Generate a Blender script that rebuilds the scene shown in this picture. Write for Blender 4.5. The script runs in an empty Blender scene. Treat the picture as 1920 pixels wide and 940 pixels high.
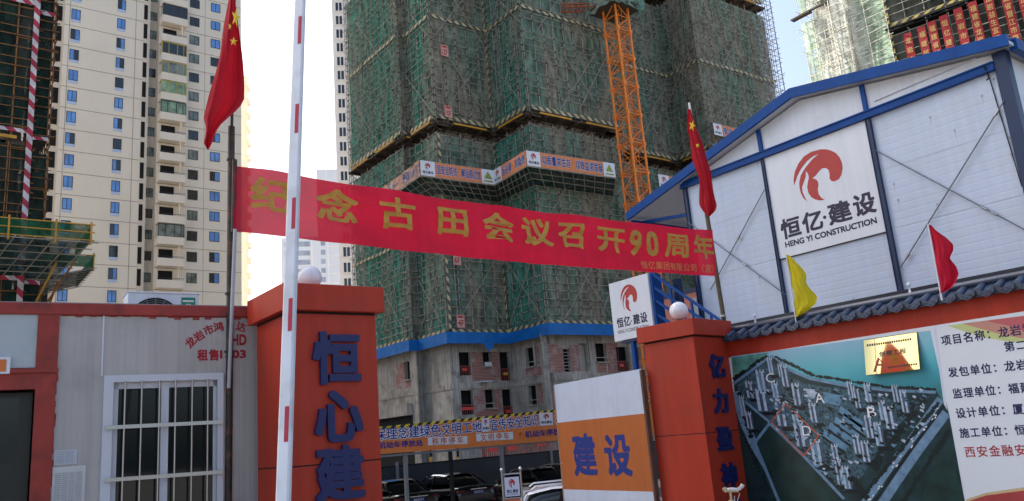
import bpy, math, random
from mathutils import Vector, Matrix
random.seed(7)
SC = bpy.context.scene
COL = SC.collection
rad = math.radians

# ------------------------------------------------------------------ camera, sky, sun, exposure
EYE = 1.65
FOC = 1511.0                                  # focal length in photo pixels (photo 1920 x 940)
PIT, ROL, GA = rad(13.166), rad(4.632), rad(52.4)
_cr, _sr, _cp, _sp = math.cos(ROL), math.sin(ROL), math.cos(PIT), math.sin(PIT)
_up = Vector((-_sr*_cp, _cr*_cp, _sp))        # world up seen from the camera (right, up, forward)
_fw = (Vector((0, 0, 1)) - _up*_up.z).normalized()
_rt = _up.cross(_fw)
if _rt.x < 0: _rt = -_rt
def _world(c):                                # camera vector -> world (X along the street front, Y into the site)
    r, f, u = _rt.dot(c), _fw.dot(c), _up.dot(c)
    return Vector((r*math.sin(GA)+f*math.cos(GA), -r*math.cos(GA)+f*math.sin(GA), u))
CAM = Vector((0, 0, EYE))
cd = bpy.data.cameras.new('camera'); cam = bpy.data.objects.new('camera', cd); COL.objects.link(cam)
cd.sensor_width = 36; cd.lens = FOC/1920*36; cd.clip_end = 3000; cd.clip_start = 0.05
cx, cy, cz = _world(Vector((1, 0, 0))), _world(Vector((0, 1, 0))), -_world(Vector((0, 0, 1)))
cam.matrix_world = Matrix(((cx.x, cy.x, cz.x, 0), (cx.y, cy.y, cz.y, 0), (cx.z, cy.z, cz.z, EYE), (0, 0, 0, 1)))
SC.camera = cam
SUN_EL, SUN_AZ = rad(46.4), rad(-20.5)        # azimuth clockwise from +Y
wd = bpy.data.worlds.new('World'); SC.world = wd; wd.use_nodes = True
_nt = wd.node_tree
sky = _nt.nodes.new('ShaderNodeTexSky'); sky.sky_type = 'NISHITA'; sky.sun_disc = False
sky.sun_elevation = SUN_EL; sky.sun_rotation = SUN_AZ; sky.air_density = 1.0; sky.dust_density = 5.5; sky.ozone_density = 1.0
_nt.links.new(sky.outputs[0], _nt.nodes['Background'].inputs[0])
_nt.nodes['Background'].inputs[1].default_value = 0.14
sl = bpy.data.lights.new('sun', 'SUN'); sl.energy = 4.5; sl.angle = rad(0.5); sl.color = (1, .95, .86)
so = bpy.data.objects.new('sun', sl); COL.objects.link(so)
_sd = Vector((math.sin(SUN_AZ)*math.cos(SUN_EL), math.cos(SUN_AZ)*math.cos(SUN_EL), math.sin(SUN_EL)))
so.rotation_euler = _sd.to_track_quat('Z', 'Y').to_euler(); so.location = (0, 0, 90)
SC.view_settings.view_transform = 'Standard'; SC.view_settings.look = 'None'
SC.view_settings.exposure = 1.35; SC.view_settings.gamma = 1; SC.view_settings.use_curve_mapping = False
SC.render.engine = 'CYCLES'
SC.cycles.max_bounces = 6; SC.cycles.transparent_max_bounces = 12; SC.cycles.use_denoising = True

# ------------------------------------------------------------------ photo measurements -> points in the place
def ray(x, y): return _world(Vector((x-960, 470-y, FOC))).normalized()
def atx(x, y, X): d = ray(x, y); return CAM + d*(X/d.x)
def aty(x, y, Y): d = ray(x, y); return CAM + d*(Y/d.y)
def atz(x, y, Z): d = ray(x, y); return CAM + d*((Z-EYE)/d.z)
def atd(x, y, D): d = ray(x, y); return CAM + d*(D/math.hypot(d.x, d.y))

class Frame:
    """A vertical plane: s along it (left to right as seen from its front), z up, o outwards."""
    def __init__(self, p, d):
        self.p = Vector((p[0], p[1], 0)); self.d = Vector((d[0], d[1], 0)).normalized()
        self.n = Vector((self.d.y, -self.d.x, 0)); self.ang = math.atan2(self.d.y, self.d.x)
    def P(self, s, z, o=0.0): return self.p + self.d*s + self.n*o + Vector((0, 0, z))
    def px(self, x, y):
        d = ray(x, y); t = (self.p-CAM).dot(self.n)/d.dot(self.n); q = CAM + d*t
        return (q-self.p).dot(self.d), q.z
    def shift(self, o): return Frame(self.p+self.n*o, self.d)

# ------------------------------------------------------------------ materials
MATS = {}
def mat(name, col, rough=.6, var=.12, scale=2.5, metal=0, bump=0, bscale=30, streak=0, spec=.4, groove=None, trans=0, coat=0, dirt=None, dirtamt=.3):
    if name in MATS: return MATS[name]
    m = bpy.data.materials.new(name); m.use_nodes = True; nt = m.node_tree; N, L = nt.nodes, nt.links
    b = N['Principled BSDF']; b.inputs['Roughness'].default_value = rough; b.inputs['Metallic'].default_value = metal
    b.inputs['Specular IOR Level'].default_value = spec; b.inputs['Coat Weight'].default_value = coat
    tc = N.new('ShaderNodeTexCoord')
    def noise(sc, detail=5, stretch=None):
        n = N.new('ShaderNodeTexNoise'); n.inputs['Scale'].default_value = sc; n.inputs['Detail'].default_value = detail
        if stretch:
            mp = N.new('ShaderNodeMapping'); mp.inputs['Scale'].default_value = stretch
            L.new(tc.outputs['Object'], mp.inputs[0]); L.new(mp.outputs[0], n.inputs['Vector'])
        else: L.new(tc.outputs['Object'], n.inputs['Vector'])
        return n.outputs['Fac']
    def ramp(v, a, b_, c0, c1):
        r = N.new('ShaderNodeMapRange'); r.inputs[1].default_value = a; r.inputs[2].default_value = b_
        r.inputs[3].default_value = c0; r.inputs[4].default_value = c1; L.new(v, r.inputs[0]); return r.outputs[0]
    cur = N.new('ShaderNodeRGB'); cur.outputs[0].default_value = (*col, 1); cur = cur.outputs[0]
    def mul(c, v):
        x = N.new('ShaderNodeMix'); x.data_type = 'RGBA'; x.blend_type = 'MULTIPLY'; x.inputs[0].default_value = 1
        L.new(c, x.inputs[6]); L.new(v, x.inputs[7]); return x.outputs[2]
    if var: cur = mul(cur, ramp(noise(scale), .3, .7, 1-var, 1+var*.6))
    if streak: cur = mul(cur, ramp(noise(1.0, 4, (9, 9, .5)), .35, .65, 1-streak, 1.0))
    if dirt:
        x = N.new('ShaderNodeMix'); x.data_type = 'RGBA'; L.new(ramp(noise(scale*2.3, 8), .52, .68, 0, dirtamt), x.inputs[0])
        L.new(cur, x.inputs[6]); x.inputs[7].default_value = (*dirt, 1); cur = x.outputs[2]
    L.new(cur, b.inputs['Base Color'])
    if bump:
        bp = N.new('ShaderNodeBump'); bp.inputs['Strength'].default_value = bump; bp.inputs['Distance'].default_value = .02
        L.new(noise(bscale, 4), bp.inputs['Height']); L.new(bp.outputs[0], b.inputs['Normal'])
    if groove:                                  # (axis, period): rolled ribs of a sheet-metal panel
        w = N.new('ShaderNodeTexWave'); w.wave_type = 'BANDS'; w.bands_direction = groove[0]; w.wave_profile = 'SAW' if len(groove) > 2 else 'SIN'
        w.inputs['Scale'].default_value = 1/groove[1]*.314; L.new(tc.outputs['Object'], w.inputs['Vector'])
        r = ramp(w.outputs['Fac'], .0, .16, 0, 1)
        bp = N.new('ShaderNodeBump'); bp.inputs['Strength'].default_value = .28; bp.inputs['Distance'].default_value = .006
        L.new(r, bp.inputs['Height']); L.new(bp.outputs[0], b.inputs['Normal'])
    if trans:
        t = N.new('ShaderNodeBsdfTranslucent'); L.new(cur, t.inputs[0]); mx = N.new('ShaderNodeMixShader'); mx.inputs[0].default_value = trans
        L.new(b.outputs[0], mx.inputs[1]); L.new(t.outputs[0], mx.inputs[2]); L.new(mx.outputs[0], N['Material Output'].inputs[0])
    MATS[name] = m; return m
def sheer(m, amount):
    nt = m.node_tree; N, L = nt.nodes, nt.links; out = N['Material Output']; src = out.inputs[0].links[0].from_socket
    t = N.new('ShaderNodeBsdfTransparent'); x = N.new('ShaderNodeMixShader'); x.inputs[0].default_value = amount; L.new(src, x.inputs[1]); L.new(t.outputs[0], x.inputs[2]); L.new(x.outputs[0], out.inputs[0]); return m

def net_mat(name, c1, c2, see, see2, trans=.35, hscale=.35, hst=(1, 1, 1.6)):
    """Knotted safety net: patches of two dyes, partly see-through, torn places more so."""
    if name in MATS: return MATS[name]
    m = bpy.data.materials.new(name); m.use_nodes = True; nt = m.node_tree; N, L = nt.nodes, nt.links
    tc = N.new('ShaderNodeTexCoord')
    def nz(sc, stretch=(1, 1, 1), det=3):
        mp = N.new('ShaderNodeMapping'); mp.inputs['Scale'].default_value = stretch; n = N.new('ShaderNodeTexNoise')
        n.inputs['Scale'].default_value = sc; n.inputs['Detail'].default_value = det
        L.new(tc.outputs['Object'], mp.inputs[0]); L.new(mp.outputs[0], n.inputs['Vector']); return n.outputs['Fac']
    def mr(v, a, b, c, d):
        r = N.new('ShaderNodeMapRange'); r.inputs[1].default_value = a; r.inputs[2].default_value = b; r.inputs[3].default_value = c; r.inputs[4].default_value = d
        L.new(v, r.inputs[0]); return r.outputs[0]
    mix = N.new('ShaderNodeMix'); mix.data_type = 'RGBA'; L.new(mr(nz(.55, (1, 1, .22)), .42, .6, 0, 1), mix.inputs[0])
    mix.inputs[6].default_value = (*c1, 1); mix.inputs[7].default_value = (*c2, 1)
    mu = N.new('ShaderNodeMix'); mu.data_type = 'RGBA'; mu.blend_type = 'MULTIPLY'; mu.inputs[0].default_value = 1
    L.new(mix.outputs[2], mu.inputs[6]); L.new(mr(nz(2.2, (1, 1, .35), 6), .3, .72, .42, 1.5), mu.inputs[7])  # upright dark streaks: shade of folds put into the net colour
    d = N.new('ShaderNodeBsdfDiffuse'); t = N.new('ShaderNodeBsdfTranslucent'); L.new(mu.outputs[2], d.inputs[0]); L.new(mu.outputs[2], t.inputs[0])
    a = N.new('ShaderNodeMixShader'); a.inputs[0].default_value = trans; L.new(d.outputs[0], a.inputs[1]); L.new(t.outputs[0], a.inputs[2])
    tr = N.new('ShaderNodeBsdfTransparent'); b = N.new('ShaderNodeMixShader')
    L.new(mr(nz(hscale*4, hst, 5), .55, .68, see, see2), b.inputs[0]); L.new(a.outputs[0], b.inputs[1]); L.new(tr.outputs[0], b.inputs[2])
    L.new(b.outputs[0], N['Material Output'].inputs[0]); MATS[name] = m; return m

def brick_mat():
    m = bpy.data.materials.new('brick_infill'); m.use_nodes = True; N, L = m.node_tree.nodes, m.node_tree.links
    tc = N.new('ShaderNodeTexCoord'); sep = N.new('ShaderNodeSeparateXYZ'); L.new(tc.outputs['Object'], sep.inputs[0])
    ad = N.new('ShaderNodeMath'); L.new(sep.outputs[0], ad.inputs[0]); L.new(sep.outputs[1], ad.inputs[1])
    cb = N.new('ShaderNodeCombineXYZ'); L.new(ad.outputs[0], cb.inputs[0]); L.new(sep.outputs[2], cb.inputs[1])
    n0 = N.new('ShaderNodeTexNoise'); n0.inputs['Scale'].default_value = 2.5; L.new(tc.outputs['Object'], n0.inputs['Vector'])
    va = N.new('ShaderNodeVectorMath'); va.operation = 'MULTIPLY_ADD'; L.new(n0.outputs['Color'], va.inputs[0]); va.inputs[1].default_value = (.05, .05, 0); L.new(cb.outputs[0], va.inputs[2])
    b = N.new('ShaderNodeTexBrick'); L.new(va.outputs[0], b.inputs['Vector']); b.inputs['Scale'].default_value = 1
    b.inputs['Brick Width'].default_value = .3; b.inputs['Row Height'].default_value = .11; b.inputs['Mortar Size'].default_value = .014; b.inputs['Mortar Smooth'].default_value = .3
    b.inputs['Color1'].default_value = (.30, .085, .06, 1); b.inputs['Color2'].default_value = (.20, .06, .045, 1); b.inputs['Mortar'].default_value = (.34, .31, .29, 1)
    n = N.new('ShaderNodeTexNoise'); n.inputs['Scale'].default_value = 1.3; n.inputs['Detail'].default_value = 9; L.new(tc.outputs['Object'], n.inputs['Vector'])
    r = N.new('ShaderNodeMapRange'); r.inputs[1].default_value = .5; r.inputs[2].default_value = .64; r.inputs[4].default_value = .75; L.new(n.outputs['Fac'], r.inputs[0])
    mx = N.new('ShaderNodeMix'); mx.data_type = 'RGBA'; L.new(r.outputs[0], mx.inputs[0]); L.new(b.outputs['Color'], mx.inputs[6]); mx.inputs[7].default_value = (.33, .30, .28, 1)
    L.new(mx.outputs[2], N['Principled BSDF'].inputs['Base Color']); N['Principled BSDF'].inputs['Roughness'].default_value = .9
    return m

def tape_mat(name, c1, c2, period, diag=(1, 1, 1)):
    m = bpy.data.materials.new(name); m.use_nodes = True; N, L = m.node_tree.nodes, m.node_tree.links
    tc = N.new('ShaderNodeTexCoord'); dt = N.new('ShaderNodeVectorMath'); dt.operation = 'DOT_PRODUCT'; dt.inputs[1].default_value = diag; L.new(tc.outputs['Object'], dt.inputs[0])
    mo = N.new('ShaderNodeMath'); mo.operation = 'MULTIPLY'; mo.inputs[1].default_value = 1/period; L.new(dt.outputs['Value'], mo.inputs[0])
    fr = N.new('ShaderNodeMath'); fr.operation = 'FRACT'; L.new(mo.outputs[0], fr.inputs[0])
    gt = N.new('ShaderNodeMath'); gt.operation = 'GREATER_THAN'; gt.inputs[1].default_value = .5; L.new(fr.outputs[0], gt.inputs[0])
    mx = N.new('ShaderNodeMix'); mx.data_type = 'RGBA'; L.new(gt.outputs[0], mx.inputs[0]); mx.inputs[6].default_value = (*c1, 1); mx.inputs[7].default_value = (*c2, 1)
    n = N.new('ShaderNodeTexNoise'); n.inputs['Scale'].default_value = 1.5; n.inputs['Detail'].default_value = 6; L.new(tc.outputs['Object'], n.inputs['Vector'])
    r = N.new('ShaderNodeMapRange'); r.inputs[1].default_value = .35; r.inputs[2].default_value = .7; r.inputs[3].default_value = 1.1; r.inputs[4].default_value = .6; L.new(n.outputs['Fac'], r.inputs[0])
    mu = N.new('ShaderNodeMix'); mu.data_type = 'RGBA'; mu.blend_type = 'MULTIPLY'; mu.inputs[0].default_value = 1; L.new(mx.outputs[2], mu.inputs[6]); L.new(r.outputs[0], mu.inputs[7])
    L.new(mu.outputs[2], N['Principled BSDF'].inputs['Base Color']); N['Principled BSDF'].inputs['Roughness'].default_value = .6
    return m

def glass_mat(name, col, rough=.05, spec=.8, alpha=1.0):
    if name in MATS: return MATS[name]
    m = mat(name, col, rough, var=0, spec=spec)
    return m

# ------------------------------------------------------------------ mesh building
ROOTM = {}
class MB:
    def __init__(self): self.v = []; self.f = []; self.mi = []; self.sm = []
    def face(self, pts, mi=0, smooth=False):
        i = len(self.v); self.v += [Vector(p) for p in pts]; self.f.append(tuple(range(i, i+len(pts)))); self.mi.append(mi); self.sm.append(smooth); return self
    def mesh(self, vs, fs, mi=0, smooth=False):
        i = len(self.v); self.v += [Vector(p) for p in vs]
        for f in fs: self.f.append(tuple(i+k for k in f)); self.mi.append(mi); self.sm.append(smooth)
        return self
    def hexa(self, c, mi=0):                   # 8 corners: bottom 4 counter-clockwise, then top 4
        return self.mesh(c, [(3, 2, 1, 0), (4, 5, 6, 7), (0, 1, 5, 4), (1, 2, 6, 5), (2, 3, 7, 6), (3, 0, 4, 7)], mi)
    def box(self, a, b, mi=0):
        x0, y0, z0 = a; x1, y1, z1 = b
        if x0 > x1: x0, x1 = x1, x0
        if y0 > y1: y0, y1 = y1, y0
        if z0 > z1: z0, z1 = z1, z0
        return self.hexa([(x0, y0, z0), (x1, y0, z0), (x1, y1, z0), (x0, y1, z0), (x0, y0, z1), (x1, y0, z1), (x1, y1, z1), (x0, y1, z1)], mi)
    def fbox(self, F, s0, s1, z0, z1, o0, o1, mi=0):
        if s0 > s1: s0, s1 = s1, s0
        if o0 > o1: o0, o1 = o1, o0
        if z0 > z1: z0, z1 = z1, z0
        q = [F.P(s0, z0, o1), F.P(s1, z0, o1), F.P(s1, z0, o0), F.P(s0, z0, o0)]
        return self.hexa(q+[p+Vector((0, 0, z1-z0)) for p in q], mi)
    def tube(self, p, q, r, n=6, r2=None, mi=0, smooth=True, cap=True):
        p, q = Vector(p), Vector(q); d = (q-p)
        if d.length < 1e-6: return self
        d.normalize(); a = d.orthogonal().normalized(); b = d.cross(a); r2 = r if r2 is None else r2
        vs = [p+(a*math.cos(t)+b*math.sin(t))*r for t in [2*math.pi*k/n for k in range(n)]] + [q+(a*math.cos(t)+b*math.sin(t))*r2 for t in [2*math.pi*k/n for k in range(n)]]
        self.mesh(vs, [(k, (k+1) % n, n+(k+1) % n, n+k) for k in range(n)], mi, smooth)
        if cap: self.face(vs[:n][::-1], mi); self.face(vs[n:], mi)
        return self
    def path(self, pts, r, n=6, mi=0):
        for a, b in zip(pts, pts[1:]): self.tube(a, b, r, n, mi=mi)
        return self
    def bar(self, p, q, w, h, up=(0, 0, 1), mi=0):   # rectangular bar
        p, q = Vector(p), Vector(q); d = (q-p).normalized(); s = d.cross(Vector(up))
        if s.length < 1e-4: s = Vector((1, 0, 0))
        s.normalize(); u = s.cross(d)
        c = [(-1, -1), (1, -1), (1, 1), (-1, 1)]
        return self.hexa([p+s*(w/2*a)+u*(h/2*b) for a, b in c]+[q+s*(w/2*a)+u*(h/2*b) for a, b in c], mi)
    def lathe(self, prof, c, n=24, mi=0):
        c = Vector(c); vs = []; fs = []
        for r, z in prof: vs += [c+Vector((r*math.cos(2*math.pi*k/n), r*math.sin(2*math.pi*k/n), z)) for k in range(n)]
        for j in range(len(prof)-1):
            for k in range(n): fs.append((j*n+k, j*n+(k+1) % n, (j+1)*n+(k+1) % n, (j+1)*n+k))
        return self.mesh(vs, fs, mi, True)
    def grid(self, fn, nu, nv, mi=0, smooth=True):
        vs = [fn(i/nu, j/nv) for j in range(nv+1) for i in range(nu+1)]
        return self.mesh(vs, [(j*(nu+1)+i, j*(nu+1)+i+1, (j+1)*(nu+1)+i+1, (j+1)*(nu+1)+i) for j in range(nv) for i in range(nu)], mi, smooth)
    def rings(self, rings, mi=0, smooth=True, cap=True):
        n = len(rings[0]); vs = [p for r in rings for p in r]
        self.mesh(vs, [(j*n+k, j*n+(k+1) % n, (j+1)*n+(k+1) % n, (j+1)*n+k) for j in range(len(rings)-1) for k in range(n)], mi, smooth)
        if cap: self.face(rings[0][::-1], mi, False); self.face(rings[-1], mi, False)
        return self
    def build(self, name, mats, parent=None, label=None, cat=None, group=None, kind=None, loc=None, subsurf=0, bevel=0, solid=0):
        if not isinstance(mats, (list, tuple)): mats = [mats]
        me = bpy.data.meshes.new(name)
        M = ROOTM.get(parent.name) if parent else Matrix.Translation(Vector(loc)) if loc is not None else Matrix.Identity(4)
        I = M.inverted(); me.from_pydata([I @ v for v in self.v], [], self.f)
        for m in mats: me.materials.append(m)
        me.polygons.foreach_set('material_index', self.mi); me.polygons.foreach_set('use_smooth', self.sm); me.update()
        o = bpy.data.objects.new(name, me); COL.objects.link(o)
        if parent: o.parent = parent
        elif loc is not None: o.location = loc
        ROOTM[o.name] = M
        if subsurf or bevel or solid:
            import bmesh as _bm
            b = _bm.new(); b.from_mesh(me); _bm.ops.remove_doubles(b, verts=b.verts, dist=1e-5); b.to_mesh(me); b.free()
        if bevel:
            md = o.modifiers.new('bevel', 'BEVEL'); md.width = bevel; md.segments = 2; md.limit_method = 'ANGLE'
        if solid:
            md = o.modifiers.new('solid', 'SOLIDIFY'); md.thickness = solid; md.offset = 0
        if subsurf:
            md = o.modifiers.new('sub', 'SUBSURF'); md.levels = md.render_levels = subsurf
        return tag(o, label, cat, group, kind)

def tag(o, label=None, cat=None, group=None, kind=None):
    for k, v in (('label', label), ('category', cat), ('group', group), ('kind', kind)):
        if v: o[k] = v
    return o
def thing(name, loc, label, cat, group=None, rotz=0, kind=None):
    o = bpy.data.objects.new(name, None); COL.objects.link(o); o.location = Vector(loc); o.rotation_euler = (0, 0, rotz); o.empty_display_size = .2
    ROOTM[o.name] = Matrix.Translation(Vector(loc)) @ Matrix.Rotation(rotz, 4, 'Z')
    return tag(o, label, cat, group, kind)

# ------------------------------------------------------------------ lettering
import numpy as np
_G = {}
def raw_glyph(s):
    c = bpy.data.curves.new('glyph', 'FONT'); c.body = s; c.resolution_u = 3
    o = bpy.data.objects.new('glyph', c); COL.objects.link(o); bpy.context.view_layer.update()
    ev = o.evaluated_get(bpy.context.evaluated_depsgraph_get()); me = ev.to_mesh()
    r = ([v.co.copy() for v in me.vertices], [tuple(p.vertices) for p in me.polygons])
    ev.to_mesh_clear(); bpy.data.objects.remove(o); bpy.data.curves.remove(c); return r
def glyph(s, bold=0.0, depth=0.0):
    """outline of a string in em units, thickened by `bold` (square-cornered growth traced on a fine grid), extruded by depth"""
    k = (s, bold, depth)
    if k in _G: return _G[k]
    vs, fs = raw_glyph(s)
    if bold <= 0 and depth <= 0: _G[k] = (vs, fs); return _G[k]
    P = np.array([(v.x, v.y) for v in vs]); cnt = {}
    for f in fs:
        for a, b in zip(f, f[1:]+f[:1]): e = (min(a, b), max(a, b)); cnt[e] = cnt.get(e, 0)+1
    pts = []
    for (a, b), n in cnt.items():
        if n == 1:
            m = max(2, int(np.hypot(*(P[a]-P[b]))/.008)+1); t = np.linspace(0, 1, m)[:, None]; pts.append(P[a]+(P[b]-P[a])*t)
    pts = np.concatenate(pts)
    step = 1/72 if depth else 1/52
    lo = P.min(0)-bold-step*1.5; n = np.ceil((P.max(0)+bold+step*1.5-lo)/step).astype(int)+1
    X = lo[0]+np.arange(n[0])*step; Y = lo[1]+np.arange(n[1])*step
    GX, GY = np.meshgrid(X, Y); ins = np.zeros(GX.shape, bool)
    for f in fs:
        for q in range(1, len(f)-1):
            a, b, c = P[f[0]], P[f[q]], P[f[q+1]]
            d0 = (b[0]-a[0])*(GY-a[1])-(b[1]-a[1])*(GX-a[0]); d1 = (c[0]-b[0])*(GY-b[1])-(c[1]-b[1])*(GX-b[0]); d2 = (a[0]-c[0])*(GY-c[1])-(a[1]-c[1])*(GX-c[0])
            ins |= ((d0 >= 0) & (d1 >= 0) & (d2 >= 0)) | ((d0 <= 0) & (d1 <= 0) & (d2 <= 0))
    D = np.empty(GX.shape)
    for r in range(GX.shape[0]):
        D[r] = np.maximum(np.abs(GX[r][:, None]-pts[None, :, 0]), np.abs(GY[r][:, None]-pts[None, :, 1])).min(1)
    Fd = np.where(ins, D, -D)+bold
    OV, OF, z1, z0 = [], [], depth/2, -depth/2
    def poly(q):
        i = len(OV); OV.extend(Vector((x, y, z1)) for x, y in q); OF.append(tuple(range(i, i+len(q))))
    for r in range(len(Y)-1):
        run = None
        for c in range(len(X)):
            full = c < len(X)-1 and Fd[r, c] > 0 and Fd[r, c+1] > 0 and Fd[r+1, c] > 0 and Fd[r+1, c+1] > 0
            if full:
                if run is None: run = c
                continue
            if run is not None: poly([(X[run], Y[r]), (X[c], Y[r]), (X[c], Y[r+1]), (X[run], Y[r+1])]); run = None
            if c == len(X)-1: break
            cr = [(X[c], Y[r], Fd[r, c]), (X[c+1], Y[r], Fd[r, c+1]), (X[c+1], Y[r+1], Fd[r+1, c+1]), (X[c], Y[r+1], Fd[r+1, c])]
            q = []; cut = []
            for a, b in zip(cr, cr[1:]+cr[:1]):
                if a[2] > 0: q.append(a[:2])
                if (a[2] > 0) != (b[2] > 0):
                    t = a[2]/(a[2]-b[2]); e = (a[0]+(b[0]-a[0])*t, a[1]+(b[1]-a[1])*t); q.append(e); cut.append((e, a[2] > 0))
            if len(q) > 2:
                poly(q)
                if depth and len(cut) == 2:
                    (a, fa), (b, fb) = cut
                    if not fa: a, b = b, a
                    i = len(OV); OV.extend([Vector((*b, z1)), Vector((*a, z1)), Vector((*a, z0)), Vector((*b, z0))]); OF.append((i, i+1, i+2, i+3))
    _G[k] = (OV, OF); return _G[k]
def put_char(mb, fn, ch, s0, s1, z0, z1, bold=.02, depth=0, mi=0):
    """one full-width character in the cell s0..s1 x z0..z1; fn(s, z, o) -> point"""
    vs, fs = glyph(ch, bold, depth); w, h = s1-s0, z1-z0
    mb.mesh([fn(s0+w*v.x, z0+h*(v.y+.12), v.z*h) for v in vs], fs, mi)
def put_word(mb, fn, s, s0, s1, z0, z1, bold=.01, depth=0, mi=0):
    """a whole string fitted to the box"""
    vs, fs = glyph(s, bold, depth); a = min(v.x for v in vs); b = max(v.x for v in vs); c = min(v.y for v in vs); d = max(v.y for v in vs)
    mb.mesh([fn(s0+(s1-s0)*(v.x-a)/(b-a), z0+(z1-z0)*(v.y-c)/(d-c), v.z*(z1-z0)) for v in vs], fs, mi)
def put_line(mb, fn, s, s0, s1, z0, z1, bold=.02, fill=.92, mi=0):
    n = len(s); c = (s1-s0)/n
    for i, ch in enumerate(s):
        if ch == ' ': continue
        m = s0+c*(i+.5); w = c*fill; put_char(mb, fn, ch, m-w/2, m+w/2, z0, z1, bold, 0, mi)
LA = [(0.0, 0.463), (0.01, 0.582), (0.063, 0.728), (0.162, 0.859), (0.298, 0.962), (0.465, 1.0), (0.661, 0.981), (0.599, 0.908), (0.475, 0.897), (0.341, 0.846), (0.209, 0.749), (0.105, 0.633), (0.037, 0.52)]
LB = [(0.661, 0.981), (0.765, 0.942), (0.852, 0.885), (0.933, 0.807), (0.989, 0.702), (1.014, 0.59), (1.008, 0.476), (0.964, 0.367), (0.903, 0.303), (0.813, 0.287), (0.753, 0.316), (0.728, 0.371), (0.744, 0.457), (0.739, 0.532), (0.699, 0.589), (0.625, 0.611), (0.551, 0.577), (0.481, 0.52), (0.397, 0.482), (0.449, 0.453), (0.49, 0.4), (0.496, 0.325), (0.464, 0.243), (0.464, 0.151), (0.503, 0.061), (0.57, 0.0), (0.467, 0.017), (0.382, 0.062), (0.31, 0.133), (0.269, 0.224), (0.259, 0.339), (0.292, 0.441), (0.326, 0.515), (0.326, 0.595), (0.288, 0.669), (0.272, 0.567), (0.21, 0.466), (0.158, 0.375), (0.153, 0.283), (0.181, 0.168), (0.22, 0.069), (0.15, 0.159), (0.113, 0.276), (0.104, 0.386), (0.118, 0.495), (0.177, 0.624), (0.302, 0.745), (0.466, 0.852), (0.599, 0.908)]
def put_logo(mb, fn, s0, s1, z0, z1, mi=0):
    w = (s1-s0)/1.014
    mb.face([fn(s0+p[0]*w, z0+p[1]*(z1-z0), 0) for p in LA][::-1], mi); mb.face([fn(s0+p[0]*w, z0+p[1]*(z1-z0), 0) for p in LB][::-1], mi)
def company_panel(F, s0, s1, z0, z1, o, name, parent, red, ink, sub=True):
    """the builder's emblem with its name underneath, laid on a panel"""
    w, h = s1-s0, z1-z0; fn = lambda s, z, q: F.P(s, z, o+q)
    a = MB(); put_logo(a, fn, s0+w*.27, s0+w*.70, z0+h*.44, z0+h*.90); a.build('emblem', red, parent)
    b = MB(); c = w*.78/4.3
    for i, ch in zip((0, 1, 2.3, 3.3), '恒亿建设'): put_char(b, fn, ch, s0+w*.11+c*i, s0+w*.11+c*(i+.96), z0+h*.20, z0+h*.38, .028)
    put_char(b, fn, '·', s0+w*.11+c*2.02, s0+w*.11+c*2.5, z0+h*.2, z0+h*.36, .05)
    if sub: put_word(b, fn, 'HENG YI CONSTRUCTION', s0+w*.11, s0+w*.89, z0+h*.105, z0+h*.165, .012)
    b.build('lettering', ink, parent)

def wall_holes(mb, F, s0, s1, z0, z1, holes, depth=.25, mi=0, o=0):
    """flat wall with rectangular openings and their reveals"""
    S = sorted({s0, s1, *[min(max(h[k], s0), s1) for h in holes for k in (0, 1)]}); Z = sorted({z0, z1, *[min(max(h[k], z0), z1) for h in holes for k in (2, 3)]})
    for a, b in zip(S, S[1:]):
        for c, d in zip(Z, Z[1:]):
            if b-a < 1e-5 or d-c < 1e-5: continue
            m, n = (a+b)/2, (c+d)/2
            if any(h[0] < m < h[1] and h[2] < n < h[3] for h in holes): continue
            mb.face([F.P(a, c, o), F.P(b, c, o), F.P(b, d, o), F.P(a, d, o)], mi)
    for a, b, c, d in holes:
        q = [(a, c), (b, c), (b, d), (a, d)]
        for (p, r), (t, u) in zip(q, q[1:]+q[:1]): mb.face([F.P(t, u, o), F.P(p, r, o), F.P(p, r, o-depth), F.P(t, u, o-depth)], mi)

# ------------------------------------------------------------------ shared materials
M_asph = mat('dusty_concrete_ground', (.27, .25, .22), .95, .25, .8, bump=.3)
M_orange = mat('orange_cladding', (.43, .040, .018), .45, .12, .8, bump=.03, bscale=9, streak=.14, spec=.22, dirt=(.25, .05, .03), dirtamt=.35)
M_dark = mat('dark_gap', (.012, .012, .013), .9, 0)
M_blueletter = mat('blue_letter_paint', (.006, .013, .09), .4, .05)
M_white = mat('white_paint', (.66, .70, .76), .45, .05, 1.2, streak=.07, dirt=(.5, .48, .44), dirtamt=.2)
M_panelw = mat('white_rib_panel', (.50, .575, .70), .42, .05, .9, streak=.06, groove=('Z', .14), dirt=(.5, .5, .48), dirtamt=.22)
M_signw = mat('white_sign_film', (.68, .71, .76), .35, .03, 1.2, streak=.05)
M_bluef = mat('blue_steel', (.005, .062, .26), .4, .12, 3, streak=.1, spec=.15)
M_bluedark = mat('dark_blue_steel', (.006, .022, .075), .4, .12, 3)
M_bluet = mat('blue_tarp', (.008, .13, .42), .5, .18, 1.2, bump=.7, bscale=2.2, spec=.2)
M_redlogo = mat('emblem_red', (.42, .035, .03), .45, .06)
M_ink = mat('navy_ink', (.022, .018, .05), .5, 0)
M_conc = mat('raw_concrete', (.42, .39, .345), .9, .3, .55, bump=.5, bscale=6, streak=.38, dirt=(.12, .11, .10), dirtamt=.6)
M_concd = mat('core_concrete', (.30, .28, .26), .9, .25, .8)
M_brick = brick_mat()
M_pole = mat('scaffold_steel', (.34, .315, .26), .6, .35, 1.2)
M_rust = mat('rusty_scaffold_steel', (.30, .13, .035), .65, .35, 1.2)
M_palepole = mat('pale_scaffold_steel', (.66, .63, .54), .6, .3, 1.2)
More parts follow.
